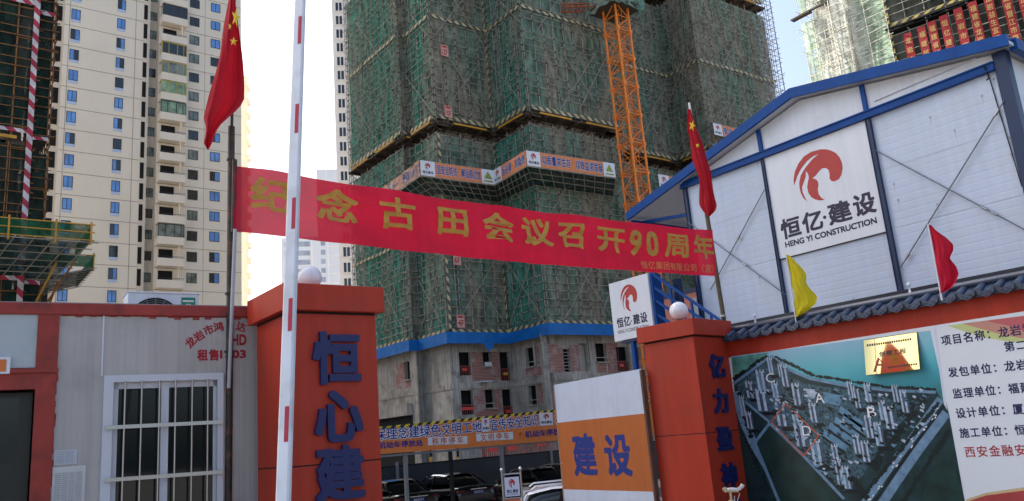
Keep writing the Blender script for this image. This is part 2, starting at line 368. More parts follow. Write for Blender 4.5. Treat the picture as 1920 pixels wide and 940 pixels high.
M_ybeam = mat('yellow_beam', (.55, .28, .03), .55, .2, 2)
M_ytape = tape_mat('yellow_black_tape', (.52, .46, .25), (.09, .09, .08), .72)
M_ytape3 = tape_mat('narrow_yellow_black_tape', (.55, .42, .10), (.04, .04, .035), .36)
M_ytape2 = tape_mat('yellow_black_edging', (.75, .55, .03), (.02, .02, .02), .3, (1, 0, -1.0))
M_rtape = tape_mat('red_white_tape', (.42, .02, .05), (.62, .58, .58), .84)
M_net = net_mat('green_net', (.075, .26, .20), (.18, .245, .20), .03, .26, .14)
M_netd = net_mat('dusty_net', (.15, .235, .185), (.25, .24, .19), .03, .26, .14)
M_netk = net_mat('dark_net', (.03, .06, .05), (.055, .065, .055), .06, .35)
M_netl = net_mat('sun_toned_net', (.50, .66, .48), (.82, .85, .78), .04, .98, .35, 1.0, (.8, .8, 4.5))  # sunlight and tube shadows put into the colour and gaps, not real tears
M_netp = net_mat('platform_net', (.02, .16, .07), (.03, .12, .06), .10, .25)
M_steel = mat('stainless', (.40, .40, .40), .3, .05, metal=1)
M_grey = mat('grey_steel', (.2, .205, .21), .5, .15)
M_redcloth = mat('red_cloth', (.62, .012, .045), .75, .10, 3, trans=.5)
M_flag = mat('flag_red', (.45, .008, .02), .8, .10, 4, trans=.4)
M_gold = mat('gold_print', (.52, .27, .035), .5, .22, 8)
M_yellow = mat('flag_yellow', (.75, .62, .02), .75, .06, trans=.35)
M_starry = mat('star_yellow', (.72, .50, .03), .7, .05)
M_blk = mat('black_opening', (.008, .008, .009), .95, 0)  # flat black stands in for the shade inside openings
M_glassd = mat('dark_glass', (.015, .018, .02), .04, 0, spec=.7)
M_glassb = mat('blue_reflecting_glass', (.10, .26, .62), .12, .35, .55, spec=.8)
M_glassg = mat('curtained_glass', (.16, .2, .17), .1, .7, .9, spec=.6)
M_frameb = mat('dark_window_frame', (.03, .035, .04), .5, 0)
M_beige = mat('beige_facade', (.74, .675, .565), .8, .05, .12, streak=.05)
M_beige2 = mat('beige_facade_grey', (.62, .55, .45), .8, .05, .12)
M_joint = mat('facade_joint', (.26, .22, .18), .9, 0)
M_pale = mat('cream_facade', (.80, .69, .55), .8, .05, .1)
M_whitef = mat('white_facade', (.70, .68, .66), .8, .04, .1)
M_bluegrey = mat('pale_grey_facade', (.66, .70, .76), .8, .04, .1)
M_orban = mat('orange_banner', (.70, .20, .05), .6, .12, 2.5, trans=.15)
M_orban2 = mat('salmon_banner', (.74, .25, .10), .65, .12, 2, trans=.15)
M_bluepr = mat('blue_print', (.010, .024, .22), .5, 0)
M_whitepr = mat('white_print', (.78, .78, .80), .55, .05)
M_redpr = mat('orange_print', (.55, .14, .05), .55, 0)
M_crane = mat('crane_orange', (.85, .25, .035), .45, .12, 2, dirt=(.3, .1, .03), dirtamt=.35)

# ------------------------------------------------------------------ ground
def ground_z(x, y):
    t = min(max((y-10.5)/8.0, 0), 1); return -0.85*(3*t*t-2*t*t*t)
g = MB(); gx = [-600, -200, -60, -20, -8, 0, 6, 12, 20, 40, 80, 200, 600]; gy = [-300, -100, -30, -10, 0, 5, 9, 10.5, 12, 13.5, 15, 16.5, 18.5, 22, 30, 60, 140, 300, 900]
g.mesh([(x, y, ground_z(x, y)) for y in gy for x in gx], [(j*13+i, j*13+i+1, (j+1)*13+i+1, (j+1)*13+i) for j in range(len(gy)-1) for i in range(12)], 0, True)
g.build('ground', M_asph, kind='structure')

# ================================================================== GATE
def make_pillar(loc, rotz, size, cap_h, joint_z, label):
    """square clad pillar; local x along its lettered face (facing -y), origin at the front left corner of the cap"""
    r = thing('gate_pillar', loc, label, 'gate pillar', 'pillars of the site gate', rotz)
    I = ROOTM[r.name]; T = lambda m: [I @ p for p in m]
    def lbox(mb, a, b, mi=0):
        n = MB().box(a, b); mb.mesh([I @ p for p in n.v], n.f, mi)
    top, e = 3.3, .075; sx, sy = size
    m = MB(); lbox(m, (0, 0, top-cap_h), (sx, sy, top)); m.build('cap', M_orange, r, bevel=.006)
    m = MB(); lbox(m, (e+.003, e+.003, -.3), (sx-e-.003, sy-e-.003, top-cap_h+.01)); m.build('core', M_dark, r)
    m = MB(); lbox(m, (e, e, joint_z+.006), (sx-e, sy-e, top-cap_h-.022)); m.build('cladding', M_orange, r, bevel=.004)
    m = MB(); lbox(m, (e, e, -.3), (sx-e, sy-e, joint_z-.006)); m.build('cladding', M_orange, r, bevel=.004)
    return r
# left pillar
PL = (2.88, 7.38, 0)
D0 = math.hypot(2.88, 7.38)
FL = Frame((2.88, 7.38), (1, 0)).shift(-.075)
lp = make_pillar(PL, 0, (1.08, 1.04), 3.3-atd(533, 580, D0).z, FL.px(640, 868)[1], 'orange clad gate pillar with blue characters 恒心建设, behind the raised barrier arm')
def pillar_letters(F, root, items, hw, hh):
    for ch, x, y in items:
        s, z = F.px(x, y); m = MB()
        put_char(m, lambda a, b, o: F.P(a, b, o+.021), ch, s-hw, s+hw, z-hh, z+hh, .032, .09); m.build('letter', M_blueletter, root)
pillar_letters(FL, lp, [('恒', 630, 672), ('心', 633, 780), ('建', 636, 887), ('设', 640, 996)], .255, .265)
# right pillar, turned a little
RZ = math.atan2(.15, 1.17)
PR = (9.95, 8.40, 0)
FR0 = Frame((9.95, 8.40), (math.cos(RZ), math.sin(RZ))); FR = FR0.shift(-.075)
rp = make_pillar(PR, RZ, (1.16, 1.12), 3.3-atd(1298, 627, math.hypot(9.95, 8.4)).z, FR.px(1350, 810)[1], 'orange clad gate pillar with blue characters 亿力盈神州, beside the project poster wall')
pillar_letters(FR, rp, [('亿', 1343, 687), ('力', 1350, 752), ('盈', 1357, 822), ('神', 1366, 892), ('州', 1375, 962)], .225, .20)

def globe_lamp(c, r, label):
    t = thing('globe_lamp', (c.x, c.y, 3.303), label, 'lamp', 'globe lamps on the gate pillars')
    m = MB(); m.lathe([(.001, 0), (.075, 0), (.075, .03), (.05, .045), (.05, .075), (.001, .075)], (c.x, c.y, 3.303), 20); m.build('base', mat('black_plastic', (.02, .02, .02), .5, 0), t)
    m = MB(); n = 14; prof = [(max(r*math.sin(math.pi*k/n), .001), -r*math.cos(math.pi*k/n)) for k in range(n+1)]
    m.lathe(prof, (c.x, c.y, 3.303+.05+r), 32); q = MB(); q.lathe([(r*.52, -r*.872), (r*.60, -r*.83), (r*.62, -r*.80), (r*.585, -r*.80)], (c.x, c.y, 3.303+.05+r), 28); q.build('collar', mat('dusty_collar', (.45, .44, .43), .6, .1), t); m.build('globe', mat('opal_globe', (.80, .80, .84), .22, .04, 6, spec=.5, streak=.12, dirt=(.42, .40, .38), dirtamt=.35), t)
cl = Vector((PL[0]+.54, PL[1]+.52, 0))
_p = atd(580, 503, math.hypot(cl.x, cl.y)); globe_lamp(Vector((_p.x, _p.y, 0)), .128, 'white globe lamp on the pillar lettered 恒心建设')
_p = atd(1272, 578, 13.6); globe_lamp(Vector((_p.x, _p.y, 0)), .155, 'white globe lamp on the pillar lettered 亿力盈神州')

# ------------------------------------------------------------------ raised barrier arm
bt, tp = atd(531, 945, 5.0), atd(565, -60, 5.9)
t = thing('barrier_gate', (bt.x, bt.y, 0), 'raised white barrier arm with short red reflective strips', 'barrier')
ax = (tp-bt).normalized(); view = (bt-CAM); view.z = 0; view.normalize(); side = view.cross(Vector((0, 0, 1))).normalized()
side = (side*math.cos(rad(-24)) + view*math.sin(rad(-24)) )                     # broad face turned, so the narrow edge shows on the left
side = (side - ax*side.dot(ax)).normalized(); nrm = side.cross(ax).normalized()
if nrm.dot(view) > 0: nrm = -nrm
foot = bt + ax*(-(bt.z-.95)/ax.z)
a2 = tp + ax*.5; W2, H2, c_ = .040, .026, .010
def arm_ring(p): return [p+side*x+nrm*y for x, y in ((-W2+c_, -H2), (W2-c_, -H2), (W2, -H2+c_), (W2, H2-c_), (W2-c_, H2), (-W2+c_, H2), (-W2, H2-c_), (-W2, -H2+c_))]
m = MB(); m.rings([arm_ring(foot), arm_ring(a2)], smooth=False); m.build('arm', mat('arm_white', (.70, .72, .76), .4, .08, 2, streak=.05, dirt=(.35, .35, .36), dirtamt=.35), t)
for i, (y0, y1) in enumerate(((-42, -6), (36, 87), (200, 254), (375, 433), (563, 624), (765, 831), (985, 1050))):
    k0, k1 = [((bt-tp).length*(945-y)/1005) for y in (y0, y1)]
    def along(y):                                        # place on the arm seen at image row y
        lo, hi = -3.0, 6.0
        for _ in range(40):
            mid = (lo+hi)/2; q = bt+ax*mid; d = q-CAM
            c = Vector((_rt.dot(Vector((0, 0, 0))), 0, 0))
            X = d.dot(cx); Y = d.dot(cy); Z = -d.dot(cz); py = 470-FOC*Y/Z
            if py > y: lo = mid
            else: hi = mid
        return bt+ax*lo
    p, q = along(y1), along(y0); sgn = 1 if side.dot(cx) > 0 else -1
    m = MB(); w = .013
    for ctr in (p, q): pass
    m.hexa([p+side*(sgn*.016-w)+nrm*(H2+.0004), p+side*(sgn*.016+w)+nrm*(H2+.0004), p+side*(sgn*.016+w)+nrm*(H2+.003), p+side*(sgn*.016-w)+nrm*(H2+.003),
            q+side*(sgn*.016-w)+nrm*(H2+.0004), q+side*(sgn*.016+w)+nrm*(H2+.0004), q+side*(sgn*.016+w)+nrm*(H2+.003), q+side*(sgn*.016-w)+nrm*(H2+.003)])
    m.build('reflector', mat('red_reflector', (.42, .025, .05), .35, .1, 30), t)
m = MB(); m.box((foot.x-.17, foot.y-.2, 0), (foot.x+.17, foot.y+.2, 1.05)); m.build('cabinet', mat('barrier_cabinet', (.6, .3, .04), .45, .08), t, bevel=.015)

# ------------------------------------------------------------------ flag poles, flags, long banner
def fit_ring(F, pts, smooth=False): return [F.P(*F.px(x, y)) for x, y in pts]
pl_top, pl_bot = atd(434, 238, 9.0), atd(430, 700, 9.0)
t = thing('flag_pole', (pl_bot.x, pl_bot.y, 0), 'dark rusty steel pole carrying the large red flag, at the cabin corner', 'flag pole', 'flag poles at the gate')
d = (pl_top-pl_bot).normalized(); m = MB(); m.tube(pl_bot-d*(pl_bot.z+.2)/d.z, pl_top, .037, 10); m.build('pole', mat('rusty_black_pole', (.045, .032, .026), .6, .4, 4, dirt=(.2, .08, .03), dirtamt=.5), t)
pt = atd(444, -230, 9.0); m = MB(); m.tube(pl_top-d*.25, pt, .017, 8); m.build('flag_staff', mat('dark_staff', (.03, .025, .022), .5, .2), t)
m = MB(); q0, q1 = atd(440, 300, 8.93), atd(438, 436, 8.93); m.tube(q1, q0, .028, 8); m.build('banner_batten', mat('rusty_black_pole', (0, 0, 0)), t)
q0, q1 = atd(441, 430, 8.9), atd(429, 728, 8.9); m = MB(); m.tube(q1, q0, .02, 8); m.build('conduit', mat('conduit_grey', (.38, .39, .42), .5, .1), t)
for y in (300, 551, 590, 660):
    m = MB(); q = atd(433-(y-300)*.012, y, 9.0); m.tube(q-Vector((0, 0, .012)), q+Vector((0, 0, .012)), .047, 10); m.build('wire_tie', mat('dark_staff', (0, 0, 0)), t)

def hanging_flag(name, rows, D, label, group, matf, stars=(), ripple=.045, waves=2.0, pole_end=None, cat='flag'):
    """rows: (y, x left, x right) of the hanging cloth; its folds are real ripples in depth"""
    ys = [r[0] for r in rows]
    def edge(y, k):
        for a, b in zip(rows, rows[1:]):
            if a[0] <= y <= b[0]:
                t = (y-a[0])/(b[0]-a[0]); return a[k]+(b[k]-a[k])*t
        return rows[-1][k]
    def dp(u, v): return ripple*(.25+v)*math.sin(waves*2*math.pi*(u+.18*v)+1.1*v)+ripple*.5*math.sin(5.1*u+7*v)+ripple*.34*math.sin(13*u+3*v+1)+ripple*.16*math.sin(25*u-6*v)+ripple*.12*math.sin(17*v+4*u)
    def fn(u, v, off=0.0):
        y = ys[0]+(ys[-1]-ys[0])*v; xl, xr = edge(y, 1), edge(y, 2); c = (u-.5)
        return atd(xl+(xr-xl)*u+(1.1*math.sin(19*v+2) if u in (0, 1) else 0), y, D+dp(u, v)-off)
    b = fn(.5, 1.0)
    t = thing(name, fn(.5, 0), label, cat, group)
    m = MB(); m.grid(lambda u, v: fn(u, v), 28, 40); m.build('cloth', matf, t)
    for (su, sv, sr, rot, ku, kv) in stars:
        m = MB(); pts = []
        for k in range(10):
            a = rot+math.pi*k/5; rr = sr if k % 2 == 0 else sr*.40
            pts.append((su+rr*ku*math.sin(a), sv-rr*kv*math.cos(a)))
        # fan of fine triangles so that the star follows the folds
        c = fn(su, sv, .008)
        for k in range(10): m.face([c, fn(*pts[(k+1) % 10], .008), fn(*pts[k], .008)])
        m.build('star', M_starry, t)
    return t
rows = [(-190, 436, 444), (-60, 434, 446), (0, 429, 441), (30, 424, 446), (60, 418, 449), (100, 412, 453), (140, 403, 457), (165, 396, 459), (190, 390, 459), (205, 386, 447), (215, 383, 436), (222, 382, 427), (238, 386, 409), (255, 384, 401), (270, 381, 396), (280, 388, 391)]
def px_star(t, D, x, y, r, rot=0.0, sx=1.0):
    m = MB(); c = atd(x, y, D-.012); P = []
    for k in range(10):
        a = rot+math.pi*k/5; q = r if k % 2 == 0 else r*.40
        P.append(atd(x+q*sx*math.sin(a), y-q*math.cos(a), D))
    for k in range(10): m.face([c, P[k], P[(k+1) % 10]])
    m.build('star', M_starry, t)
def on_cloth(rows, D, ripple, waves):
    pass
f1 = hanging_flag('national_flag', rows, 8.85, 'large red flag with yellow stars hanging limp above the cabin', 'red national flags at the gate', M_flag, (), .05, 1.3)
px_star(f1, 8.74, 438, 78, 9, .1, .85); px_star(f1, 8.74, 431, 50, 7, .3, .5); px_star(f1, 8.74, 442, 33, 20, .25, .42)
pr_b, pr_t = atd(1357, 598, 14.6), atd(1325, 400, 14.6)
t = thing('flag_pole', (pr_b.x, pr_b.y, 0), 'dark thin pole with the narrow red flag, behind the right gate pillar', 'flag pole', 'flag poles at the gate')
d = (pr_t-pr_b).normalized(); m = MB(); m.tube(pr_b-d*(pr_b.z+.2)/d.z, pr_t, .04, 8); m.build('pole', mat('bamboo_dark', (.10, .075, .045), .7, .3, 3), t)
q = atd(1292, 193, 14.6); m = MB(); m.tube(pr_t-d*.2, q, .022, 8); m.build('flag_staff', mat('pale_staff', (.7, .68, .66), .5, .1), t)
m = MB(); q = atd(1354, 593, 14.55); m.tube(q-Vector((0, 0, .02)), q+Vector((0, 0, .02)), .05, 8); m.build('wire_tie', M_steel, t)
rows = [(205, 1289, 1294), (240, 1289, 1306), (270, 1293, 1316), (300, 1299, 1327), (320, 1305, 1332), (340, 1311, 1334), (365, 1312, 1340), (385, 1311, 1344), (395, 1316, 1341), (406, 1327, 1330)]
f2 = hanging_flag('national_flag', rows, 14.5, 'narrow red flag with yellow stars hanging in front of the white shed', 'red national flags at the gate', M_flag, (), .05, 1.1)
px_star(f2, 14.38, 1298, 236, 11, .3, .6); px_star(f2, 14.38, 1308, 273, 5, .2, .9)

# the long banner between the two poles
BA, BB, BC, BD = atd(437, 311, 8.9), atd(1336, 433, 14.5), atd(1343, 518, 14.5), atd(438, 434, 8.9)
def banner(s, z, o=0.0):          # s 0..1 left to right, z 0..1 bottom to top
    p = (BD.lerp(BC, s)).lerp(BA.lerp(BB, s), z)
    n = (BB-BA).cross(Vector((0, 0, 1))).normalized()
    e_ = math.exp(-s*14)+math.exp(-(1-s)*14); w = .035*math.sin(9*s+2*z)*math.sin(math.pi*min(1, s*12))+.010*math.sin(70*s+9*z+2*math.sin(13*s))+.016*e_*math.sin(11*z+30*s)+.006*math.sin(31*z+17*s)*math.sin(23*s)+.012*math.sin(46*s+5*z)+.015*math.sin(7*z+11*s)
    return p+n*(w*math.sin(math.pi*s)**.3+o)+Vector((0, 0, -.06*math.sin(math.pi*s)+.012*math.sin(21*s+1)*(1-abs(2*z-1))+.010*math.sin(33*s)*z))
bn = thing('street_banner', BD, 'long red banner with gold characters strung across the gate', 'banner')
m = MB(); m.grid(lambda s, z: banner(s, z), 200, 14); m.build('cloth', sheer(mat('sheer_red_cloth', (.66, .010, .045), .75, .12, 2.5, trans=.45, streak=.08), .03), bn)
BL = (BB-BA).length; bh = .80
def bfn(s, z, o): return banner(s, z, .012)
chars = [('纪', 505, 75), ('念', 630, 78), ('古', 742, 70), ('田', 845, 62), ('会', 930, 60), ('议', 1002, 58), ('召', 1070, 54), ('开', 1142, 54), ('周', 1266, 48), ('年', 1315, 40)]
def bs(x):                       # place along the banner seen at image column x
    lo, hi = 0.0, 1.0
    for _ in range(30):
        mid = (lo+hi)/2; d = BA.lerp(BB, mid)-CAM
        if 960+FOC*d.dot(cx)/(-d.dot(cz)) < x: lo = mid
        else: hi = mid
    return lo
m = MB()
def warp_char(ch, s0, s1, z0, z1, bold):
    vs, fs = glyph(ch, bold); m.mesh([banner(s0+(s1-s0)*v.x, z0+(z1-z0)*(v.y+.12), .012) for v in vs], fs)
for ch, x, w in chars: warp_char(ch, bs(x-w*.51), bs(x+w*.51), .335, .875, .026)
for ch, x0, x1 in (('9', 1176, 1198), ('0', 1206, 1230)):
    vs, fs = glyph(ch, .03); m.mesh([banner(bs(x0)+(bs(x1)-bs(x0))*(v.x/.5), .36+.46*v.y/.69, .012) for v in vs], fs)
m.build('lettering', M_gold, bn)
m = MB(); w = '恒亿集团有限公司（宣）'
for i, ch in enumerate(w):
    vs, fs = glyph(ch, .006); a, b = bs(1197+13.2*i-1.2), bs(1197+13.2*(i+1)-1.5); m.mesh([banner(a+(b-a)*v.x, .06+.175*(v.y+.12), .012) for v in vs], fs)
m.build('small_lettering', mat('thin_gold_print', (.60, .25, .06), .5, .1), bn)
for a, b in ((BA, atd(434, 305, 9.0)), (BB, atd(1331, 428, 14.6)), (BC, atd(1345, 520, 14.6)), (BD, atd(431, 440, 9.0))):
    q = MB(); q.tube(a, b, .004, 5); q.build('tie_cord', M_dark, bn)

# ================================================================== LEFT: GUARD CABIN
P0 = atd(430, 583, 9.0)
FC = Frame((P0.x, P0.y), (math.cos(rad(-4.6)), math.sin(rad(-4.6))))
M_cab = mat('cabin_grey_panel', (.44, .415, .395), .55, .06, 1.2, streak=.14, groove=('X', .055), dirt=(.22, .21, .20), dirtamt=.3)
M_redfr = mat('cabin_red_frame', (.30, .030, .02), .5, .25, 3, dirt=(.13, .02, .015), dirtamt=.6)
M_alu = mat('white_window_frame', (.56, .58, .63), .4, .06)
s_tl, z_top = FC.px(210, 571); z_beam = FC.px(210, 592)[1]
sL = -6.5; sR = 1.2
cab = thing('guard_cabin', FC.P(0, 0), 'grey panel guard cabin with rust red frame and barred window', 'cabin')
w0, wz1 = FC.px(195, 705); w1, _ = FC.px(418, 700); wz0 = FC.px(300, 985)[1]
d1, dz1 = FC.px(66, 730); c0, _ = FC.px(90, 640); d0 = d1-1.0
m = MB(); wall_holes(m, FC, d1+.16, sR, -.2, z_beam, [(w0+.03, w1-.03, wz0, wz1-.03)], .09)
m.build('wall', M_cab, cab)
cL, _ = FC.px(70, 620)
m = MB(); m.fbox(FC, sL, cL, dz1+.2, z_beam, -.06, 0); m.build('wall', mat('cabin_panel_over_door', (.40, .44, .46), .5, .1, 1.5, dirt=(.10, .28, .42), dirtamt=.35), cab)
m = MB(); m.fbox(FC, sL, d0-.14, -.2, dz1+.2, -.06, 0); m.build('wall', M_cab, cab)
m = MB(); m.fbox(FC, sL, sR, z_beam, z_top, -.1, .025); m.build('roof_beam', M_redfr, cab, bevel=.006)
m = MB(); m.fbox(FC, cL, d1+.17, dz1+.19, z_beam, -.05, .018); m.build('post', M_redfr, cab)
m = MB(); m.fbox(FC, d1, d1+.165, -.2, dz1+.19, -.05, .02); m.fbox(FC, d0-.14, d0, -.2, dz1+.19, -.05, .02); m.fbox(FC, d0, d1, dz1, dz1+.19, -.05, .02); m.build('door_frame', M_redfr, cab)
m = MB(); m.fbox(FC, d0-.14, d1+.18, dz1+.15, dz1+.19, .021, .045); m.build('door_head', M_redfr, cab)
dr = MB(); dr.fbox(FC, d0+.01, d1-.01, -.15, dz1-.01, -.22, -.18); dr = dr.build('door', mat('dark_door', (.010, .014, .014), .3, .2, 2, spec=.4), cab)
m = MB(); a, zt = FC.px(0, 745); b, zb = FC.px(30, 868); m.fbox(FC, a-.45, b, zb, zt, -.18, -.175); m.build('pane', mat('door_pane', (.012, .022, .024), .12, .1, spec=.5), dr)
m = MB(); m.fbox(FC, sL, sR, z_top, z_top+.03, -3.0, -.1); m.build('roof', M_grey, cab)
m = MB(); m.fbox(FC, sL, sR, -.2, z_top, -3.0, -2.95); m.fbox(FC, sR-.05, sR, -.2, z_top, -2.95, -.1); m.fbox(FC, sL, sL+.05, -.2, z_top, -2.95, -.1); m.build('wall', M_cab, cab)
m = MB(); m.fbox(FC, sL, sR, -.2, 0, -2.9, -.1); m.build('floor', M_grey, cab)
# paint that ran over the panel edges
m = MB()
for k in range(46):
    s = cL+.19+k*(sR-cL-.2)/46; dd = .008+.03*random.random()**2; m.fbox(FC, s, s+(sR-cL)/46+.002, z_beam-dd, z_beam+.002, .001, .004)
m.build('paint_drips', M_redfr, cab); m = MB()
for k in range(34):
    z = .9+k*.06; dd = .004+.02*random.random()**2; m.fbox(FC, d1+.16, d1+.16+dd, z, z+.061, .001, .004)
m.build('paint_drips', M_redfr, cab)
sm, _ = FC.px(193, 640); m = MB(); m.fbox(FC, sm-.006, sm+.006, wz1, z_beam, .001, .008); m.build('joint_strip', M_white, cab)
# window
wn = MB(); e = .085
wn.fbox(FC, w0, w1, wz1-e*.8, wz1, .001, .03); wn.fbox(FC, w0, w0+e, wz0, wz1-e*.8, .001, .03); wn.fbox(FC, w1-e*.7, w1, wz0, wz1-e*.8, .001, .03); wn.fbox(FC, w0, w1, wz0-.08, wz0, .001, .03)
wn = wn.build('window', M_alu, cab)
mid = FC.px(310, 800)[0]
m = MB(); m.fbox(FC, w0+e-.01, w0+e+.05, wz0, wz1-.07, -.06, -.02); m.fbox(FC, mid-.04, mid+.03, wz0, wz1-.07, -.06, -.01); m.fbox(FC, w0+.08, w1-.05, wz1-.13, wz1-.06, -.06, -.02); m.fbox(FC, w1-.09, w1-.05, wz0, wz1-.07, -.06, -.02); m.build('sash', M_alu, wn)
m = MB(); m.fbox(FC, w0+.06, w1-.05, wz0, wz1-.08, -.05, -.045); m.build('pane', mat('cabin_glass', (.012, .018, .02), .04, .25, 1.5, spec=.28), wn)
for x in (234, 265, 298, 328, 359, 388):
    s, _ = FC.px(x, 720); m = MB(); m.tube(FC.P(s, wz0-.05, .05), FC.P(s, wz1-.06, .05), .0095, 8); m.build('bar', M_steel, wn)
for (y0, y1) in ((803, 792), (901, 885), (1000, 980)):
    a, za = FC.px(195, y0); b, zb = FC.px(416, y1); m = MB(); m.bar(FC.P(a, za, .062), FC.P(b, zb, .062), .012, .036); m.build('bar', M_steel, wn)
m = MB(); a, zt = FC.px(205, 772); b, zb = FC.px(240, 893); m.fbox(FC, a, b, zb, zt, -.10, -.09); m.build('posted_sheet', mat('sheet_white', (.5, .52, .52), .6, .2, 6), wn)
m = MB(); a, zt = FC.px(203, 835); b, zb = FC.px(222, 885); m.face([FC.P(a, zb, -.088), FC.P(b, zb, -.088), FC.P(a+.03, zt, -.088), FC.P(a, zt, -.088)]); m.build('pink_print', mat('pink_print', (.6, .05, .2), .6, .05), wn)
# hand-sprayed red writing: an arc of characters and a row below
M_spray = mat('red_spray', (.34, .012, .025), .6, .25, 14)
m = MB()
for ch, x, y, a in (('龙', 357, 642, 48), ('岩', 373, 630, 34), ('市', 391, 619, 22), ('鸿', 410, 613, 8), ('达', 452, 613, -14)):
    s, z = FC.px(x, y); vs, fs = glyph(ch, .03); h = .105; ca, sa = math.cos(rad(a)), math.sin(rad(a))
    m.mesh([FC.P(s+h*((v.x-.5)*ca-(v.y-.38)*sa), z+h*((v.x-.5)*sa+(v.y-.38)*ca), .003) for v in vs], fs)
a, zb = FC.px(369, 677); b, zt = FC.px(412, 655); put_line(m, lambda s, z, o: FC.P(s, z, .003), '租售', a, b, zb, zt, .04)
a, _ = FC.px(412, 670); b, _ = FC.px(461, 655); put_word(m, lambda s, z, o: FC.P(s, z, .003), '1303', a, b, zb+.02, zt-.01, .04)
a, zb = FC.px(434, 648); b, zt = FC.px(462, 627); put_word(m, lambda s, z, o: FC.P(s, z, .003), 'HD', a, b, zb, zt, .04)
m.build('sprayed_writing', M_spray, cab)
# plate and paper on the wall, little box sign over the door
M_inkgrey = mat('small_print', (.33, .34, .38), .6, 0)
def rows_of_print(F, s0, s1, z0, z1, n, o, root, ncol=1):
    m = MB(); h = (z1-z0)/n
    for k in range(n):
        for c in range(ncol):
            a = s0+(s1-s0)*c/ncol; b = a+(s1-s0)/ncol*.86
            x = a
            while x < b-.004:
                l = min(b-x, .006+.02*random.random()); m.face([F.P(x, z0+h*(k+.25), o), F.P(x+l, z0+h*(k+.25), o), F.P(x+l, z0+h*(k+.72), o), F.P(x, z0+h*(k+.72), o)]); x += l+.004
    m.build('print', M_inkgrey, root)
a, zt = FC.px(102, 845); b, zb = FC.px(144, 870); t = thing('notice_plate', FC.P((a+b)/2, zb), 'small aluminium notice plate screwed to the cabin wall', 'notice')
m = MB(); m.fbox(FC, a, b, zb, zt, .002, .006); m.build('plate', mat('alu_plate', (.45, .47, .52), .35, .1, 8), t); rows_of_print(FC, a+.02, b-.02, zb+.01, zt-.01, 6, .0075, t, 2)
a, zt = FC.px(99, 877); b, zb = FC.px(157, 968); t = thing('paper_notice', FC.P((a+b)/2, zb), 'white paper sheet with small print taped below the metal plate', 'notice')
m = MB(); m.grid(lambda u, v: FC.P(a+(b-a)*u, zb+(zt-zb)*v, .004+.006*math.sin(3*u)*v*v), 8, 8); m.build('sheet', mat('paper', (.55, .55, .54), .7, .05), t)
rows_of_print(FC, a+.02, b-.02, zb+.02, zt-.05, 22, .0125, t, 4)
a, zt = FC.px(-40, 672); b, zb = FC.px(18, 702); t = thing('door_sign', FC.P((a+b)/2, zb), 'small orange sign in a white frame above the dark door', 'sign')
m = MB(); m.fbox(FC, a, b, zb, zt, .002, .05); m.build('frame', M_white, t); m = MB(); m.fbox(FC, a+.02, b-.03, zb+.02, zt-.02, .0505, .053); m.build('face', M_orban, t)

# air conditioner on the cabin roof
FA = Frame((atd(240, 600, 10.4).x, atd(240, 600, 10.4).y), (math.cos(rad(-4)), math.sin(rad(-4))))
a, zt = FA.px(239, 546); b, _ = FA.px(373, 549); zb = zt-.66
t = thing('air_conditioner', FA.P((a+b)/2, zb), 'white outdoor air conditioner unit standing on the cabin roof', 'air conditioner')
m = MB(); m.fbox(FA, a, b, zb, zt-.012, -.34, 0); m.build('casing', M_white, t, bevel=.02)
m = MB(); m.fbox(FA, a-.01, b+.01, zt-.02, zt, -.35, .01); m.build('lid', M_white, t, bevel=.008)
fc, fz, fr = a+(b-a)*.385, zt-.36, .285
m = MB(); n = 40; m.face([FA.P(fc+fr*math.cos(2*math.pi*k/n), fz+fr*math.sin(2*math.pi*k/n), .003) for k in range(n)]); m.build('fan_opening', M_blk, t)
m = MB()
for r_ in [fr*(.12+.088*k) for k in range(11)]: m.path([FA.P(fc+r_*math.cos(2*math.pi*k/n), fz+r_*math.sin(2*math.pi*k/n), .014) for k in range(n+1)], .0042, 4)
for k in range(16): c_, s_ = math.cos(2*math.pi*k/16), math.sin(2*math.pi*k/16); m.tube(FA.P(fc+.03*c_, fz+.03*s_, .016), FA.P(fc+fr*c_, fz+fr*s_, .012), .004, 4)
m.build('fan_grille', mat('grille_grey', (.22, .22, .23), .5, 0), t)
l0, lz1 = FA.px(340, 558); l1, lz0 = FA.px(366, 574)
m = MB(); m.fbox(FA, l0, l1, lz0-.02, lz1, .002, .006); m.build('badge', mat('badge_green', (.01, .22, .12), .4, 0), t)
m = MB(); q = l1-l0; m.fbox(FA, l0+.1*q, l1-.1*q, lz1-.055, lz1-.035, .0065, .0075); m.fbox(FA, l0+.36*q, l0+.48*q, lz1-.105, lz1-.08, .0065, .0075); m.fbox(FA, l0+.54*q, l0+.66*q, lz1-.105, lz1-.08, .0065, .0075); m.build('badge_print', M_whitepr, t)
for s in (a+.12, b-.12):
    m = MB(); m.fbox(FA, s-.03, s+.03, z_top+.03, zb, -.32, -.02); m.build('foot', M_grey, t)

